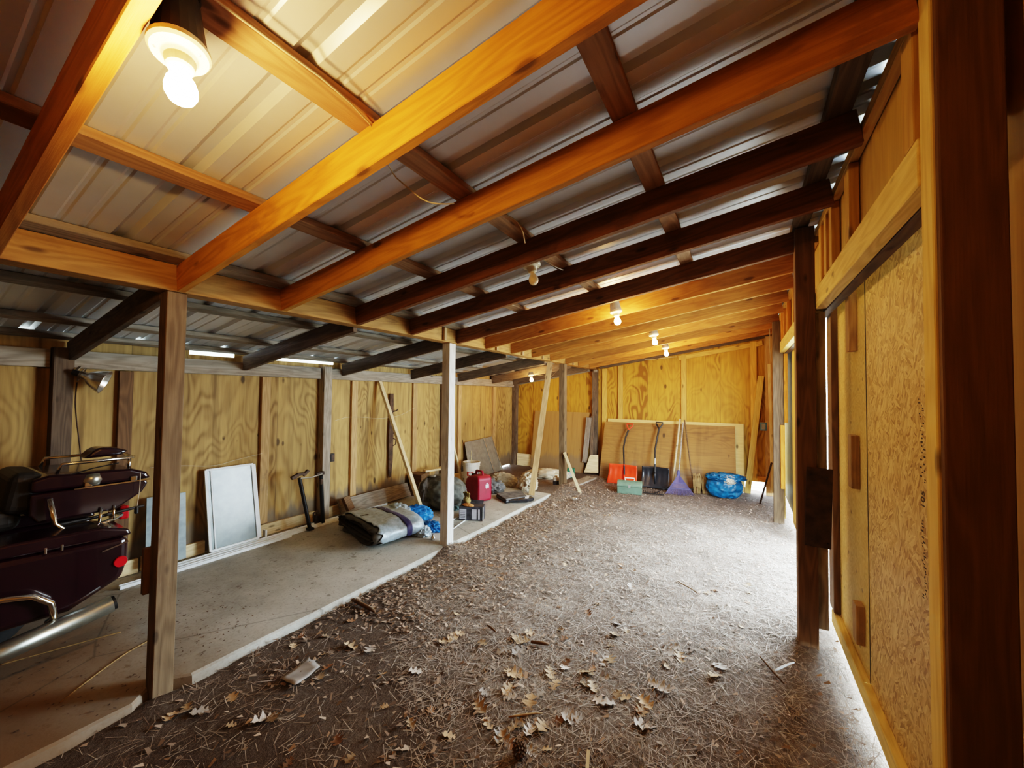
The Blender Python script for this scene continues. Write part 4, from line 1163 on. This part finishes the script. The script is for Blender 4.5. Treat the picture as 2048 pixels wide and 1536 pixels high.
# ------------------------------------------------------------------ motorcycle (rear toward the back wall)
def motorcycle():
    cx = -3.78
    root = empty('motorcycle', (cx, -.4, .06), 'dark maroon touring motorcycle with hard saddlebags and trunk, at the left edge', 'motorcycle')
    B = lambda name, mb, mat, par=root, **k: mb.build(name, mat, par, **k)
    Ry = Matrix(((0,0,1),(0,1,0),(1,0,0)))
    # wheels: lathe axis along x
    for y, r, nm in ((.34, .31, 'rear_wheel'), (-1.22, .33, 'front_wheel')):
        w = B(nm, MB().lathe([(r-.10, -.055), (r-.03, -.065), (r, -.035), (r, .035), (r-.03, .065), (r-.10, .055), (r-.10, -.055)], (cx, y, .06 + r), 40, Ry), M['rubber'], smooth=True)
        MB().lathe([(r-.09, -.04), (r-.11, -.02), (.05, -.025), (.03, -.05), (0, -.05)], (cx, y, .06 + r), 24, Ry).lathe([(r-.09, .04), (r-.11, .02), (.05, .025), (.03, .05), (0, .05)], (cx, y, .06 + r), 24, Ry).build('rim', M['dullchrome'], w)
    # fenders
    def fender(y, r, a0, a1, nm):
        vs = []; fs = []
        n = 14
        for i in range(n+1):
            a = a0 + (a1-a0) * i / n
            for k in range(7):
                t = (k - 3) / 3; rr3 = r - .06 * t * t
                vs.append((cx + t * .10, y + rr3 * math.cos(a), .06 + r * .86 + rr3 * math.sin(a)))
        for i in range(n):
            for k in range(6): fs.append((i*7+k, i*7+k+1, (i+1)*7+k+1, (i+1)*7+k))
        o = B(nm, MB().add(vs, fs), M['maroon'], smooth=True)
        s = o.modifiers.new('t', 'SOLIDIFY'); s.thickness = .006
    fender(.34, .37, -.15, 2.2, 'rear_fender'); fender(-1.22, .38, .3, 2.9, 'front_fender')
    # engine and frame
    B('engine', MB().box((cx, -.38, .40), (.42, .50, .36)).lathe([(.0,-.30),(.10,-.30),(.12,-.26),(.12,.26),(.10,.30),(0,.30)], (cx, -.46, .42), 20, Ry), M['black'], bevel=.03, seg=3)
    B('frame_tube', MB().tube([(cx-.12,.34,.38),(cx-.14,-.1,.26),(cx-.14,-.65,.24),(cx-.05,-1.0,.80)], .022, 8).tube([(cx+.12,.34,.38),(cx+.14,-.1,.26),(cx+.14,-.65,.24),(cx+.05,-1.0,.80)], .022, 8), M['black'], smooth=True)
    for s in (-1, 1):
        B('fork', MB().tube([(cx+s*.10,-1.22,.39),(cx+s*.10,-.98,.98)], .025, 10), M['chrome'], smooth=True)
        # crash bar
        B('crash_bar', MB().tube([(cx+s*.10,-.78,.72),(cx+s*.34,-.80,.62),(cx+s*.38,-.80,.40),(cx+s*.30,-.78,.28),(cx+s*.12,-.74,.26)], .018, 8), M['chrome'], smooth=True)
        B('footboard', MB().box((cx+s*.30,-.62,.30), (.12,.28,.02)), M['black'], bevel=.008)
        B('handlebar', MB().tube([(cx,-.96,1.06),(cx+s*.16,-.94,1.12),(cx+s*.36,-.80,1.12),(cx+s*.42,-.66,1.10)], .014, 8), M['chrome'], smooth=True)
    B('fuel_tank', MB().lathe([(0,-.30),(.10,-.27),(.17,-.12),(.18,.05),(.13,.24),(0,.30)], (cx,-.42,.80), 24, Matrix(((1,0,0),(0,0,1),(0,.9,0)))), M['maroon'], smooth=True)
    # fairing and windscreen
    B('fairing', MB().lathe([(0,-.20),(.22,-.16),(.36,-.04),(.40,.12),(.36,.20)], (cx,-1.02,.98), 28, Matrix(((1,0,0),(0,0,1),(0,.62,0)))), M['maroon'], smooth=True)
    B('windscreen', MB().add([(cx-.28,-1.02,1.20),(cx+.28,-1.02,1.20),(cx+.20,-.88,1.50),(cx-.20,-.88,1.50),(cx-.28,-1.01,1.20),(cx+.28,-1.01,1.20),(cx+.20,-.87,1.50),(cx-.20,-.87,1.50)], [(0,1,2,3),(7,6,5,4),(0,4,5,1),(1,5,6,2),(2,6,7,3),(3,7,4,0)]), M['glass'])
    # seats
    sv = MB().lathe([(0,-.26),(.14,-.24),(.20,-.10),(.20,.10),(.16,.24),(0,.26)], (cx,-.02,.76), 24, Matrix(((1,0,0),(0,0,1),(0,.45,0))))
    B('seat', sv, M['seat'], smooth=True)
    B('pillion_seat', MB().box((cx,.36,.86), (.36,.36,.14)), M['seat'], bevel=.05, seg=4)
    B('backrest', MB().box((cx,.54,1.0), (.44,.14,.24), Matrix.Rotation(-.15,3,'X')), M['seat'], bevel=.05, seg=4)
    # tour trunk with lid
    def trunk(y0, y1, z0, z1, hw, nm, mat, tz=0):
        poly = [(y0, z0 + .05), (y0 + .03, z0), (y1 - .16, z0 - .0), (y1 - .03, z0 + .09), (y1, z1 - .02), (y1 - .015, z1), (y0, z1)]
        R = Matrix(((0,0,1),(1,0,0),(0,1,0)))
        return B(nm, MB().prism(poly, cx - hw, cx + hw, R), mat, bevel=.03, seg=4)
    tr = trunk(.55, 1.07, .83, 1.0, .27, 'trunk', M['maroon'])
    lid = B('trunk_lid', MB().prism([(.55, 1.005), (1.085, 1.005), (1.06, 1.05), (.98, 1.085), (.62, 1.10), (.55, 1.08)], cx - .275, cx + .275, Matrix(((0,0,1),(1,0,0),(0,1,0)))), M['maroon'], bevel=.02, seg=4)
    MB().box((cx + .278, .90, 1.0), (.004, .36, .008)).build('chrome_strip', M['chrome'], tr)
    for y in (.78, .99): MB().box((cx + .282, y, 1.02), (.008, .035, .03)).build('latch', M['chrome'], tr, bevel=.004)
    B('side_speaker', MB().lathe([(0,-.04),(.045,-.03),(.055,0),(.045,.04),(0,.045)], (cx + .24, .80, 1.04), 20), M['dullchrome'], smooth=True)
    B('luggage_rack', MB().tube([(cx+.20,.66,1.09),(cx+.20,.68,1.15),(cx+.20,.98,1.15),(cx+.16,1.02,1.15),(cx-.16,1.02,1.15),(cx-.20,.98,1.15),(cx-.20,.68,1.15),(cx-.20,.66,1.09)], .010, 8).tube([(cx+.19,.99,1.15),(cx+.19,.99,1.07)], .010, 8), M['chrome'], smooth=True)
    # chrome rear guard tube
    B('rear_guard', MB().tube([(cx+.30,.62,.97),(cx+.32,.64,.82),(cx+.32,.70,.755),(cx+.30,.86,.77),(cx+.22,.95,.78),(cx-.22,.95,.78),(cx-.30,.86,.77)], .013, 10).tube([(cx+.28,.84,.86),(cx+.30,.83,.76)], .008, 8).tube([(cx+.27,.90,.86),(cx+.28,.90,.78),(cx+.24,.88,.76)], .008, 8), M['chrome'], smooth=True)
    B('tail_light', MB().box((cx+.02, .99, .77), (.24,.05,.09)), M['reflector'], bevel=.012)
    B('bracket_bar', MB().tube([(cx+.27,.66,.80),(cx+.24,.86,.80),(cx+.16,1.08,.80)], .010, 8), M['black'])
    # saddlebags
    for s in (1, -1):
        x0, x1 = (cx + .22, cx + .48) if s > 0 else (cx - .48, cx - .22)
        R = Matrix(((0,0,1),(1,0,0),(0,1,0)))
        low = [(.30, .42), (.40, .345), (.68, .34), (.90, .45), (.925, .56), (.925, .70), (.30, .72)]
        top = [(.30, .725), (.935, .705), (.92, .745), (.80, .785), (.45, .795), (.30, .775)]
        bag = B('saddlebag', MB().prism(low, x0, x1, R), M['maroon'], bevel=.035, seg=4)
        MB().prism(top, x0 + .005, x1 + .008, R).build('bag_lid', M['maroon'], bag, bevel=.015, seg=4)
        xo = x1 + .004 if s > 0 else x0 - .004
        MB().box((xo, .86, .655), (.006, .12, .008), Matrix.Rotation(.25, 3, 'X')).build('chrome_strip', M['chrome'], bag)
        MB().lathe([(0,-.006),(.030,-.006),(.033,.0),(.030,.008),(0,.008)], (xo, .885, .555), 20, Matrix(((0,0,1),(0,1,0),(1,0,0)))).build('red_reflector', M['reflector'], bag)
        for y in (.58, .64): MB().box((xo, y, .72), (.01, .012, .035)).build('latch', M['chrome'], bag, bevel=.003)
        # chrome bag guard
        gx = x1 + .045 if s > 0 else x0 - .045
        B('bag_guard', MB().tube([(cx+s*.20,.20,.50),(gx,.30,.53),(gx,.44,.53),(gx,.535,.505),(gx,.60,.44),(gx,.615,.36),(gx-s*.04,.60,.33)], .016, 10), M['chrome'], smooth=True)
        B('exhaust_pipe', MB().tube([(cx+s*.18,-.50,.26),(cx+s*.34,-.20,.20),(gx+s*.01,.05,.20),(gx+s*.01,.30,.245),(gx+s*.01,.84,.335)], [.025,.03,.046,.050,.048], 18), M['dullchrome'], smooth=True)
        B('exhaust_tip', MB().tube([(gx+s*.01,.84,.335),(gx+s*.01,.855,.338)], .040, 18), M['black'])
    B('side_stand', MB().tube([(cx+.15,-.40,.25),(cx+.33,-.33,.075)], .014, 8).box((cx+.335,-.33,.069), (.07,.04,.015)), M['black'])
    B('antenna', MB().tube([(cx+.26,.60,1.06),(cx+.27,.80,1.115),(cx+.26,.92,1.13)], .004, 6), M['black'])
motorcycle()
def fairing_panel():
    R = Matrix(((0,0,1),(1,0,0),(0,1,0)))
    o = MB().prism([(.80, 1.155), (.90, 1.155), (.98, 1.16), (1.02, 1.185), (.955, 1.21), (.875, 1.222), (.84, 1.20)], -3.86, -3.70, R).build('helmet_shell', M['maroon'], bevel=.018, seg=3)
    tag(o, 'angular maroon plastic panel resting on the motorcycle trunk rack', 'panel')
fairing_panel()
cable('plug_cord', [(-3.460,1.012,1.059), (-3.460,1.010,0.943), (-3.460,1.000,0.840)], .0022, M['cable'], 'thin cord with a black plug hanging behind the motorcycle trunk', 'cord')
o = [q for q in D.objects if q.name == 'plug_cord'][0]
MB().lathe([(.006,.02),(.011,.01),(.011,-.02),(.006,-.025),(0,-.025)], V((-3.460,0.998,0.815)), 10).build('plug', M['black'], o)

# ------------------------------------------------------------------ ground litter
def surf(x, y):
    if x < -2.61 and y < 5.6: return .0605
    return ground_z(x, y)
def quad_litter(name, items, label, cat, matname='litter tint'):
    """items: (x, y, z, length, width, yaw, pitch, colour)"""
    n = len(items)
    co = np.zeros((n, 4, 3), dtype=np.float32); cl = np.zeros((n, 4, 4), dtype=np.float32)
    for i, (x, y, z, L, W, a, pt, c) in enumerate(items):
        dx, dy = math.cos(a), math.sin(a); hl = L/2; hw = W/2
        px, py = -dy, dx
        sz = math.sin(pt) * hl
        lean = W * .35 if W > .008 else 0
        co[i, 0] = (x - dx*hl - px*hw, y - dy*hl - py*hw, z - sz + lean); co[i, 1] = (x + dx*hl - px*hw, y + dy*hl - py*hw, z + sz)
        co[i, 2] = (x + dx*hl + px*hw, y + dy*hl + py*hw, z + sz + lean); co[i, 3] = (x - dx*hl + px*hw, y - dy*hl + py*hw, z - sz)
        cl[i, :, :3] = c; cl[i, :, 3] = 1
    me = D.meshes.new(name); me.vertices.add(n*4); me.vertices.foreach_set('co', co.ravel())
    me.loops.add(n*4); me.loops.foreach_set('vertex_index', np.arange(n*4, dtype=np.int32))
    me.polygons.add(n); me.polygons.foreach_set('loop_start', np.arange(0, n*4, 4, dtype=np.int32)); me.polygons.foreach_set('loop_total', np.full(n, 4, dtype=np.int32))
    at = me.color_attributes.new('Col', 'FLOAT_COLOR', 'POINT'); at.data.foreach_set('color', cl.ravel())
    me.update(); me.validate()
    me.materials.append(LM)
    o = D.objects.new(name, me); link(o)
    return tag(o, label, cat, kind='stuff')
LM = attr_mat('litter tint')
R_ = random.Random(11)
def dens(x, y): return .5 + .5 * mn.noise(V((x * 1.3, y * 1.3, 20))) + .35 * mn.noise(V((x * 4, y * 4, 2)))
items = []
while len(items) < 46000:
    y = .15 + 7.2 * R_.random() ** 1.6
    x = R_.uniform(-2.6, .95)
    if R_.random() > dens(x, y): continue
    if y + .75 * x < .35 and R_.random() < .8: continue
    b_ = R_.uniform(.55, 1.15); k = R_.random()
    c = (.46*b_, .39*b_, .32*b_) if k < .55 else ((.24*b_, .17*b_, .13*b_) if k < .8 else (.62*b_, .57*b_, .51*b_))
    items.append((x, y, ground_z(x, y) + R_.uniform(.002, .012) - (.05 if x > .6 else 0), R_.uniform(.035, .11), R_.uniform(.0014, .0032), R_.uniform(0, PI), R_.uniform(-.12, .12), c))
quad_litter('pine_needle_litter', items, 'thin dry pine needles and straw spread over the dirt floor', 'needles')
items = []
while len(items) < 9000:
    if R_.random() < .55:
        x = -2.58 + abs(R_.gauss(0, .55)); y = R_.uniform(1.2, 6.6)
    else:
        x = R_.uniform(-2.58, .9); y = .3 + 6.9 * R_.random() ** 1.2
    if x > .9: continue
    if y < 1.9 and x < -1.5 and R_.random() < .75: continue
    b_ = R_.uniform(.5, 1.2)
    c = (.50*b_, .38*b_, .29*b_) if R_.random() < .6 else (.26*b_, .18*b_, .13*b_)
    items.append((x, y, surf(x, y) + R_.uniform(.002, .018), R_.uniform(.012, .036), R_.uniform(.006, .018), R_.uniform(0, PI), R_.uniform(-.5, .5), c))
quad_litter('leaf_crumb_litter', items, 'broken brown leaf crumbs heaped on the dirt, thickest beside the slab', 'leaf litter')
items = []
for cx_, cy_, s_, n_ in ((-3.1, 1.35, .22, 90), (-2.85, 1.15, .12, 50), (-3.3, 1.9, .3, 60), (-3.55, 1.0, .25, 90), (-2.75, .75, .12, 40), (-3.2, .35, .35, 160), (-2.9, 2.5, .25, 40), (-3.4, 4.4, .7, 90)):
    for _ in range(n_):
        x = R_.gauss(cx_, s_); y = R_.gauss(cy_, s_)
        if x > -2.63 or x < -4.15: continue
        b_ = R_.uniform(.5, 1.1)
        items.append((x, y, .063 + R_.uniform(0, .004), R_.uniform(.005, .018), R_.uniform(.003, .008), R_.uniform(0, PI), R_.uniform(-.2, .2), (.17*b_, .11*b_, .075*b_)))
quad_litter('slab_crumb_litter', items, 'dark leaf crumbs scattered on the concrete slab', 'leaf litter')

# oak leaves, each one an object
def oak_mesh(seed):
    r = random.Random(seed); pts = []
    L = 1.0; lob = 3
    n = 40; vs = [(0, 0, 0)]
    half = []
    for i in range(n + 1):
        t = i / n
        w = .10 + .26 * math.sin(PI * min(1, t * 1.02)) ** .8
        w *= .28 + .85 * abs(math.sin(PI * (t * lob + .15))) ** 1.3
        if t < .12: w = .012 + .2 * max(0, t - .06)
        if t > .97: w *= .6
        half.append((t, w * r.uniform(.9, 1.1)))
    vs = []; fs = []
    curl = r.uniform(-.5, .9); roll = r.uniform(.3, 1.6)
    for t, w in half:
        z0 = curl * (t - .5) ** 2 * .5
        for s in (-1, -.5, 0, .5, 1):
            vs.append((t - .5, s * w, z0 + roll * (s * w) ** 2 + .02 * r.uniform(-1, 1) * abs(s)))
    for i in range(n):
        for k in range(4): a = i*5+k; fs.append((a, a+1, a+6, a+5))
    zmin = min(v[2] for v in vs); vs = [(x, y, z - zmin + .02) for x, y, z in vs]
    me = D.meshes.new('oak_leaf'); me.from_pydata(vs, [], fs); me.polygons.foreach_set('use_smooth', [True]*len(fs)); me.update()
    return me
LEAFM = []
for k in range(5):
    for mi, mn_ in enumerate(('leaf1', 'leaf2', 'leaf3')):
        me = oak_mesh(k * 7 + 1); me.materials.append(M[mn_]); LEAFM.append((me, mi))
GL = ('dry tan oak leaf lying on the dirt floor', 'dark brown oak leaf lying on the dirt floor', 'pale bleached oak leaf lying on the dirt floor')
GG = ('tan oak leaves scattered on the dirt', 'brown oak leaves scattered on the dirt', 'pale oak leaves scattered on the dirt')
spots = [(-1.654,2.068,0.020), (-1.639,2.128,0.020), (-1.668,2.010,0.020), (-1.447,2.115,0.020), (-1.206,2.163,0.020), (-1.298,2.273,0.020), (-1.236,2.262,0.020), (-1.240,2.372,0.020), (-1.174,2.000,0.020), (-1.129,1.980,0.020), (-0.722,2.351,0.020), (-0.699,2.376,0.020), (-0.782,2.215,0.020), (-0.763,2.203,0.020), (-0.760,2.113,0.020), (-0.719,2.117,0.020), (-0.586,2.134,0.020), (-0.552,2.134,0.020), (-0.448,2.089,0.020), (-0.449,2.156,0.020), (-0.443,2.319,0.020), (-0.387,2.297,0.020), (-0.743,2.638,0.020), (-0.383,2.723,0.020), (-0.429,2.005,0.020), (-0.395,2.009,0.020), (-0.715,1.883,0.020), (-0.745,1.858,0.020), (-0.844,1.754,0.020), (-0.882,1.697,0.020), (-0.963,1.600,0.020), (-0.990,1.600,0.020), (-1.199,1.782,0.020), (-1.164,1.685,0.020), (-1.067,1.821,0.020), (-1.106,1.860,0.020), (-1.079,1.628,0.020), (-2.209,1.435,0.020), (-2.023,1.074,0.020), (-1.990,1.104,0.020), (-2.305,1.070,0.020), (-2.136,1.653,0.020), (-2.010,1.701,0.020), (-0.902,2.027,0.020), (-0.403,2.654,0.020), (-0.342,2.635,0.020), (-0.127,2.662,0.020), (-0.147,2.553,0.020), (-0.650,2.035,0.020), (-0.612,2.039,0.020), (-1.293,2.110,0.020), (-1.628,1.700,0.020), (-2.418,0.888,0.020), (-2.432,0.923,0.020), (-2.352,0.946,0.020), (-2.422,0.850,0.020), (-2.052,1.395,0.020), (-0.967,2.102,0.020), (-0.909,2.186,0.020), (-0.961,1.846,0.020), (-0.940,1.919,0.020)]
RL = random.Random(5)
more = []
while len(more) < 95:
    y = .45 + 3.6 * RL.random() ** 1.5; x = RL.gauss(-.85, .75)
    if -2.5 < x < .38: more.append((x, y, 0))
while len(more) < 170:
    y = RL.uniform(1.4, 6.0); x = -2.55 + abs(RL.gauss(0, .6))
    if x < .3: more.append((x, y, 0))
for i, (x, y, _z) in enumerate(spots + more):
    big = i < len(spots)
    kk = RL.random(); mi = (0 if kk < .5 else 2) if big else (0 if kk < .45 else 1 if kk < .85 else 2)
    me = RL.choice([m for m, q in LEAFM if q == mi])
    o = D.objects.new('oak_leaf', me)
    s = RL.uniform(.075, .115) if big else RL.uniform(.045, .08)
    o.scale = (s, s * RL.uniform(.8, 1.1), s)
    o.location = (x, y, ground_z(x, y) + (.006 if big else .004))
    o.rotation_euler = (RL.uniform(-.35, .35), RL.uniform(-.3, .3), RL.uniform(0, 2*PI))
    link(o); tag(o, GL[mi], 'leaf', GG[mi])

# odd bits on the dirt
P = [V(p) for p in ((-2.197,1.254,0.030), (-2.084,1.271,0.030), (-2.103,1.428,0.030), (-2.236,1.442,0.030))]
vs = []; fs = []
for j in range(7):
    for i in range(7):
        p = P[0].lerp(P[1], i/6).lerp(P[3].lerp(P[2], i/6), j/6); p.z = .022 + ground_z(p.x, p.y) * .5 + .012 * mn.noise(V((i*.5, j*.5, 3))) + .018 * (j/6 - .5) ** 2
        vs.append(p)
for j in range(6):
    for i in range(6): a = j*7+i; fs.append((a, a+1, a+8, a+7))
o = MB().add(vs, fs).build('plastic_scrap', M['paper'], smooth=True); s = o.modifiers.new('t', 'SOLIDIFY'); s.thickness = .003
tag(o, 'grey curved plastic scrap lying on the dirt near the slab edge', 'scrap')
def stick(p0, p1, r, mat, label, lift=.012):
    p0 = V(p0); p1 = V(p1)
    pts = []
    for i in range(6):
        p = p0.lerp(p1, i/5); p.z = ground_z(p.x, p.y) + r + lift + .003 * mn.noise(V((i*1.3, p.x, 0))); pts.append(p)
    tag(MB().tube(pts, [r*.8, r, r*1.05, r, r*.9, r*.6], 7).build('twig', mat, smooth=True), label, 'twig')
stick((-2.540,1.980,0.020), (-2.293,1.980,0.020), .014, M['brown'], 'dark bark chip twig on the dirt beside the slab edge')
stick((-1.182,2.277,0.020), (-1.072,2.314,0.020), .010, M['brown'], 'short dark twig beside the large pale leaf')
stick((-1.004,1.701,0.020), (-0.875,1.816,0.020), .005, M['stud'], 'straight thin tan twig among the leaves in the foreground')
stick((0.079,2.893,0.020), (0.186,2.688,0.020), .006, M['brown'], 'dark twig crossing under a white one near the middle door post')
stick((0.145,2.781,0.030), (0.252,2.916,0.030), .006, M['white'], 'white peg-like stick near the foot of the middle door post', lift=.02)
stick((-1.527,2.290,0.020), (-1.428,2.244,0.020), .007, M['brown'], 'tiny dark twig in the middle of the dirt floor')
stick((-0.497,3.682,0.020), (-0.310,3.547,0.020), .004, M['brown'], 'thin brown twig on the bright part of the dirt')
tag(board('wood_strip', (-0.561,1.582,0.030), (-0.600,1.716,0.030), .014, .004, M['pale'], bevel=0), 'narrow flat wood strip at the bottom edge of the view', 'strip')
def cone():
    c = V((-0.863,1.566,0.030)); b = MB()
    for j in range(9):
        f = j / 8; r = .022 * math.sin(PI * (.15 + .8 * f)) + .004; z = -.03 + .06 * f
        for k in range(8):
            a = 2*PI*(k + .5*(j % 2))/8
            p = c + V((r * math.cos(a), z, r * math.sin(a)))
            b.box(p, (.012, .009, .006), Matrix.Rotation(-a, 3, 'Y'))
    tag(b.build('pine_cone', M['brown']), 'small dark pine cone on the dirt in the foreground', 'pine cone')
cone()
cable('crack_line', [(-3.586,0.482,0.063), (-3.540,0.619,0.063), (-3.484,0.788,0.063), (-3.429,0.936,0.063)], .0035, M['straw'], 'thin tube added as a pale crack line across the slab left of the nearest post', 'cord')  # added tubes stand in for pale crack lines in the slab
cable('crack_line', [(-2.909,0.580,0.063), (-3.029,0.729,0.063), (-3.129,0.875,0.063), (-3.168,0.999,0.063), (-3.206,1.059,0.063)], .0035, M['straw'], 'thin tube added as a pale crack line over the slab to the nearest post', 'cord')

# a few trees and a hedge outside the doors
def tree(x, y, h, s):
    root = empty('tree', (x, y, -.06), 'bare trunked tree outside the shed', 'tree', 'trees outside the shed')
    MB().tube([(x, y, -.06), (x+.05, y, h*.5), (x-.05, y+.1, h)], [.16, .12, .05], 10).build('trunk', M['bark'], root, smooth=True)
    blob('crown', (x, y, h), (s, s, s*.8), M['foliage'], x * 3 + y, .5, 2.5, zfloor=0, sub=4, parent=root)
for x, y, h, s in ((9, 3, 4.2, 1.6), (11, 8, 5, 2.0), (12, -2, 5, 1.8), (6, 16, 5, 2.2), (-4, 18, 5, 2.2)): tree(x, y, h, s)

# ------------------------------------------------------------------ light
w = D.worlds.new('overcast sky'); SC.world = w; w.use_nodes = True
nt = w.node_tree; bg = nt.nodes['Background']
bg.inputs['Color'].default_value = (.74, .89, 1.0, 1); bg.inputs['Strength'].default_value = 17.0
def portal(loc, rot, sx, sy):
    l = D.lights.new('doorway portal', 'AREA'); l.shape = 'RECTANGLE'; l.size = sx; l.size_y = sy
    l.cycles.is_portal = True
    o = D.objects.new('doorway_portal', l); o.location = loc; o.rotation_euler = rot; link(o)
portal((.53, 4.27, 1.1), (0, PI/2, 0), 2.3, 2.1)
portal((.60, 2.4, .02), (0, PI/2, 0), .16, 2.3)

# ------------------------------------------------------------------ camera
Rm = [[0.861553, 0.507572, 0.009846], [0.005497, -0.02872, 0.999572], [-0.507638, 0.86113, 0.027534]]
cam = D.cameras.new('camera'); cam.sensor_width = 36; cam.lens = 785 / 2048 * 36; cam.clip_start = .02; cam.clip_end = 200
co = D.objects.new('camera', cam); link(co)
r_, u_, f_ = (V(v) for v in Rm)
M3 = Matrix((r_, u_, -f_)).transposed().to_4x4(); M3.translation = V((0, 0, 1.6))
co.matrix_world = M3
SC.camera = co
SC.view_settings.view_transform = 'Filmic'
SC.view_settings.look = 'High Contrast'
SC.view_settings.exposure = 1.05
SC.cycles.max_bounces = 8; SC.cycles.diffuse_bounces = 5; SC.cycles.caustics_reflective = False; SC.cycles.caustics_refractive = False
SC.cycles.sample_clamp_indirect = 8; SC.cycles.use_denoising = True
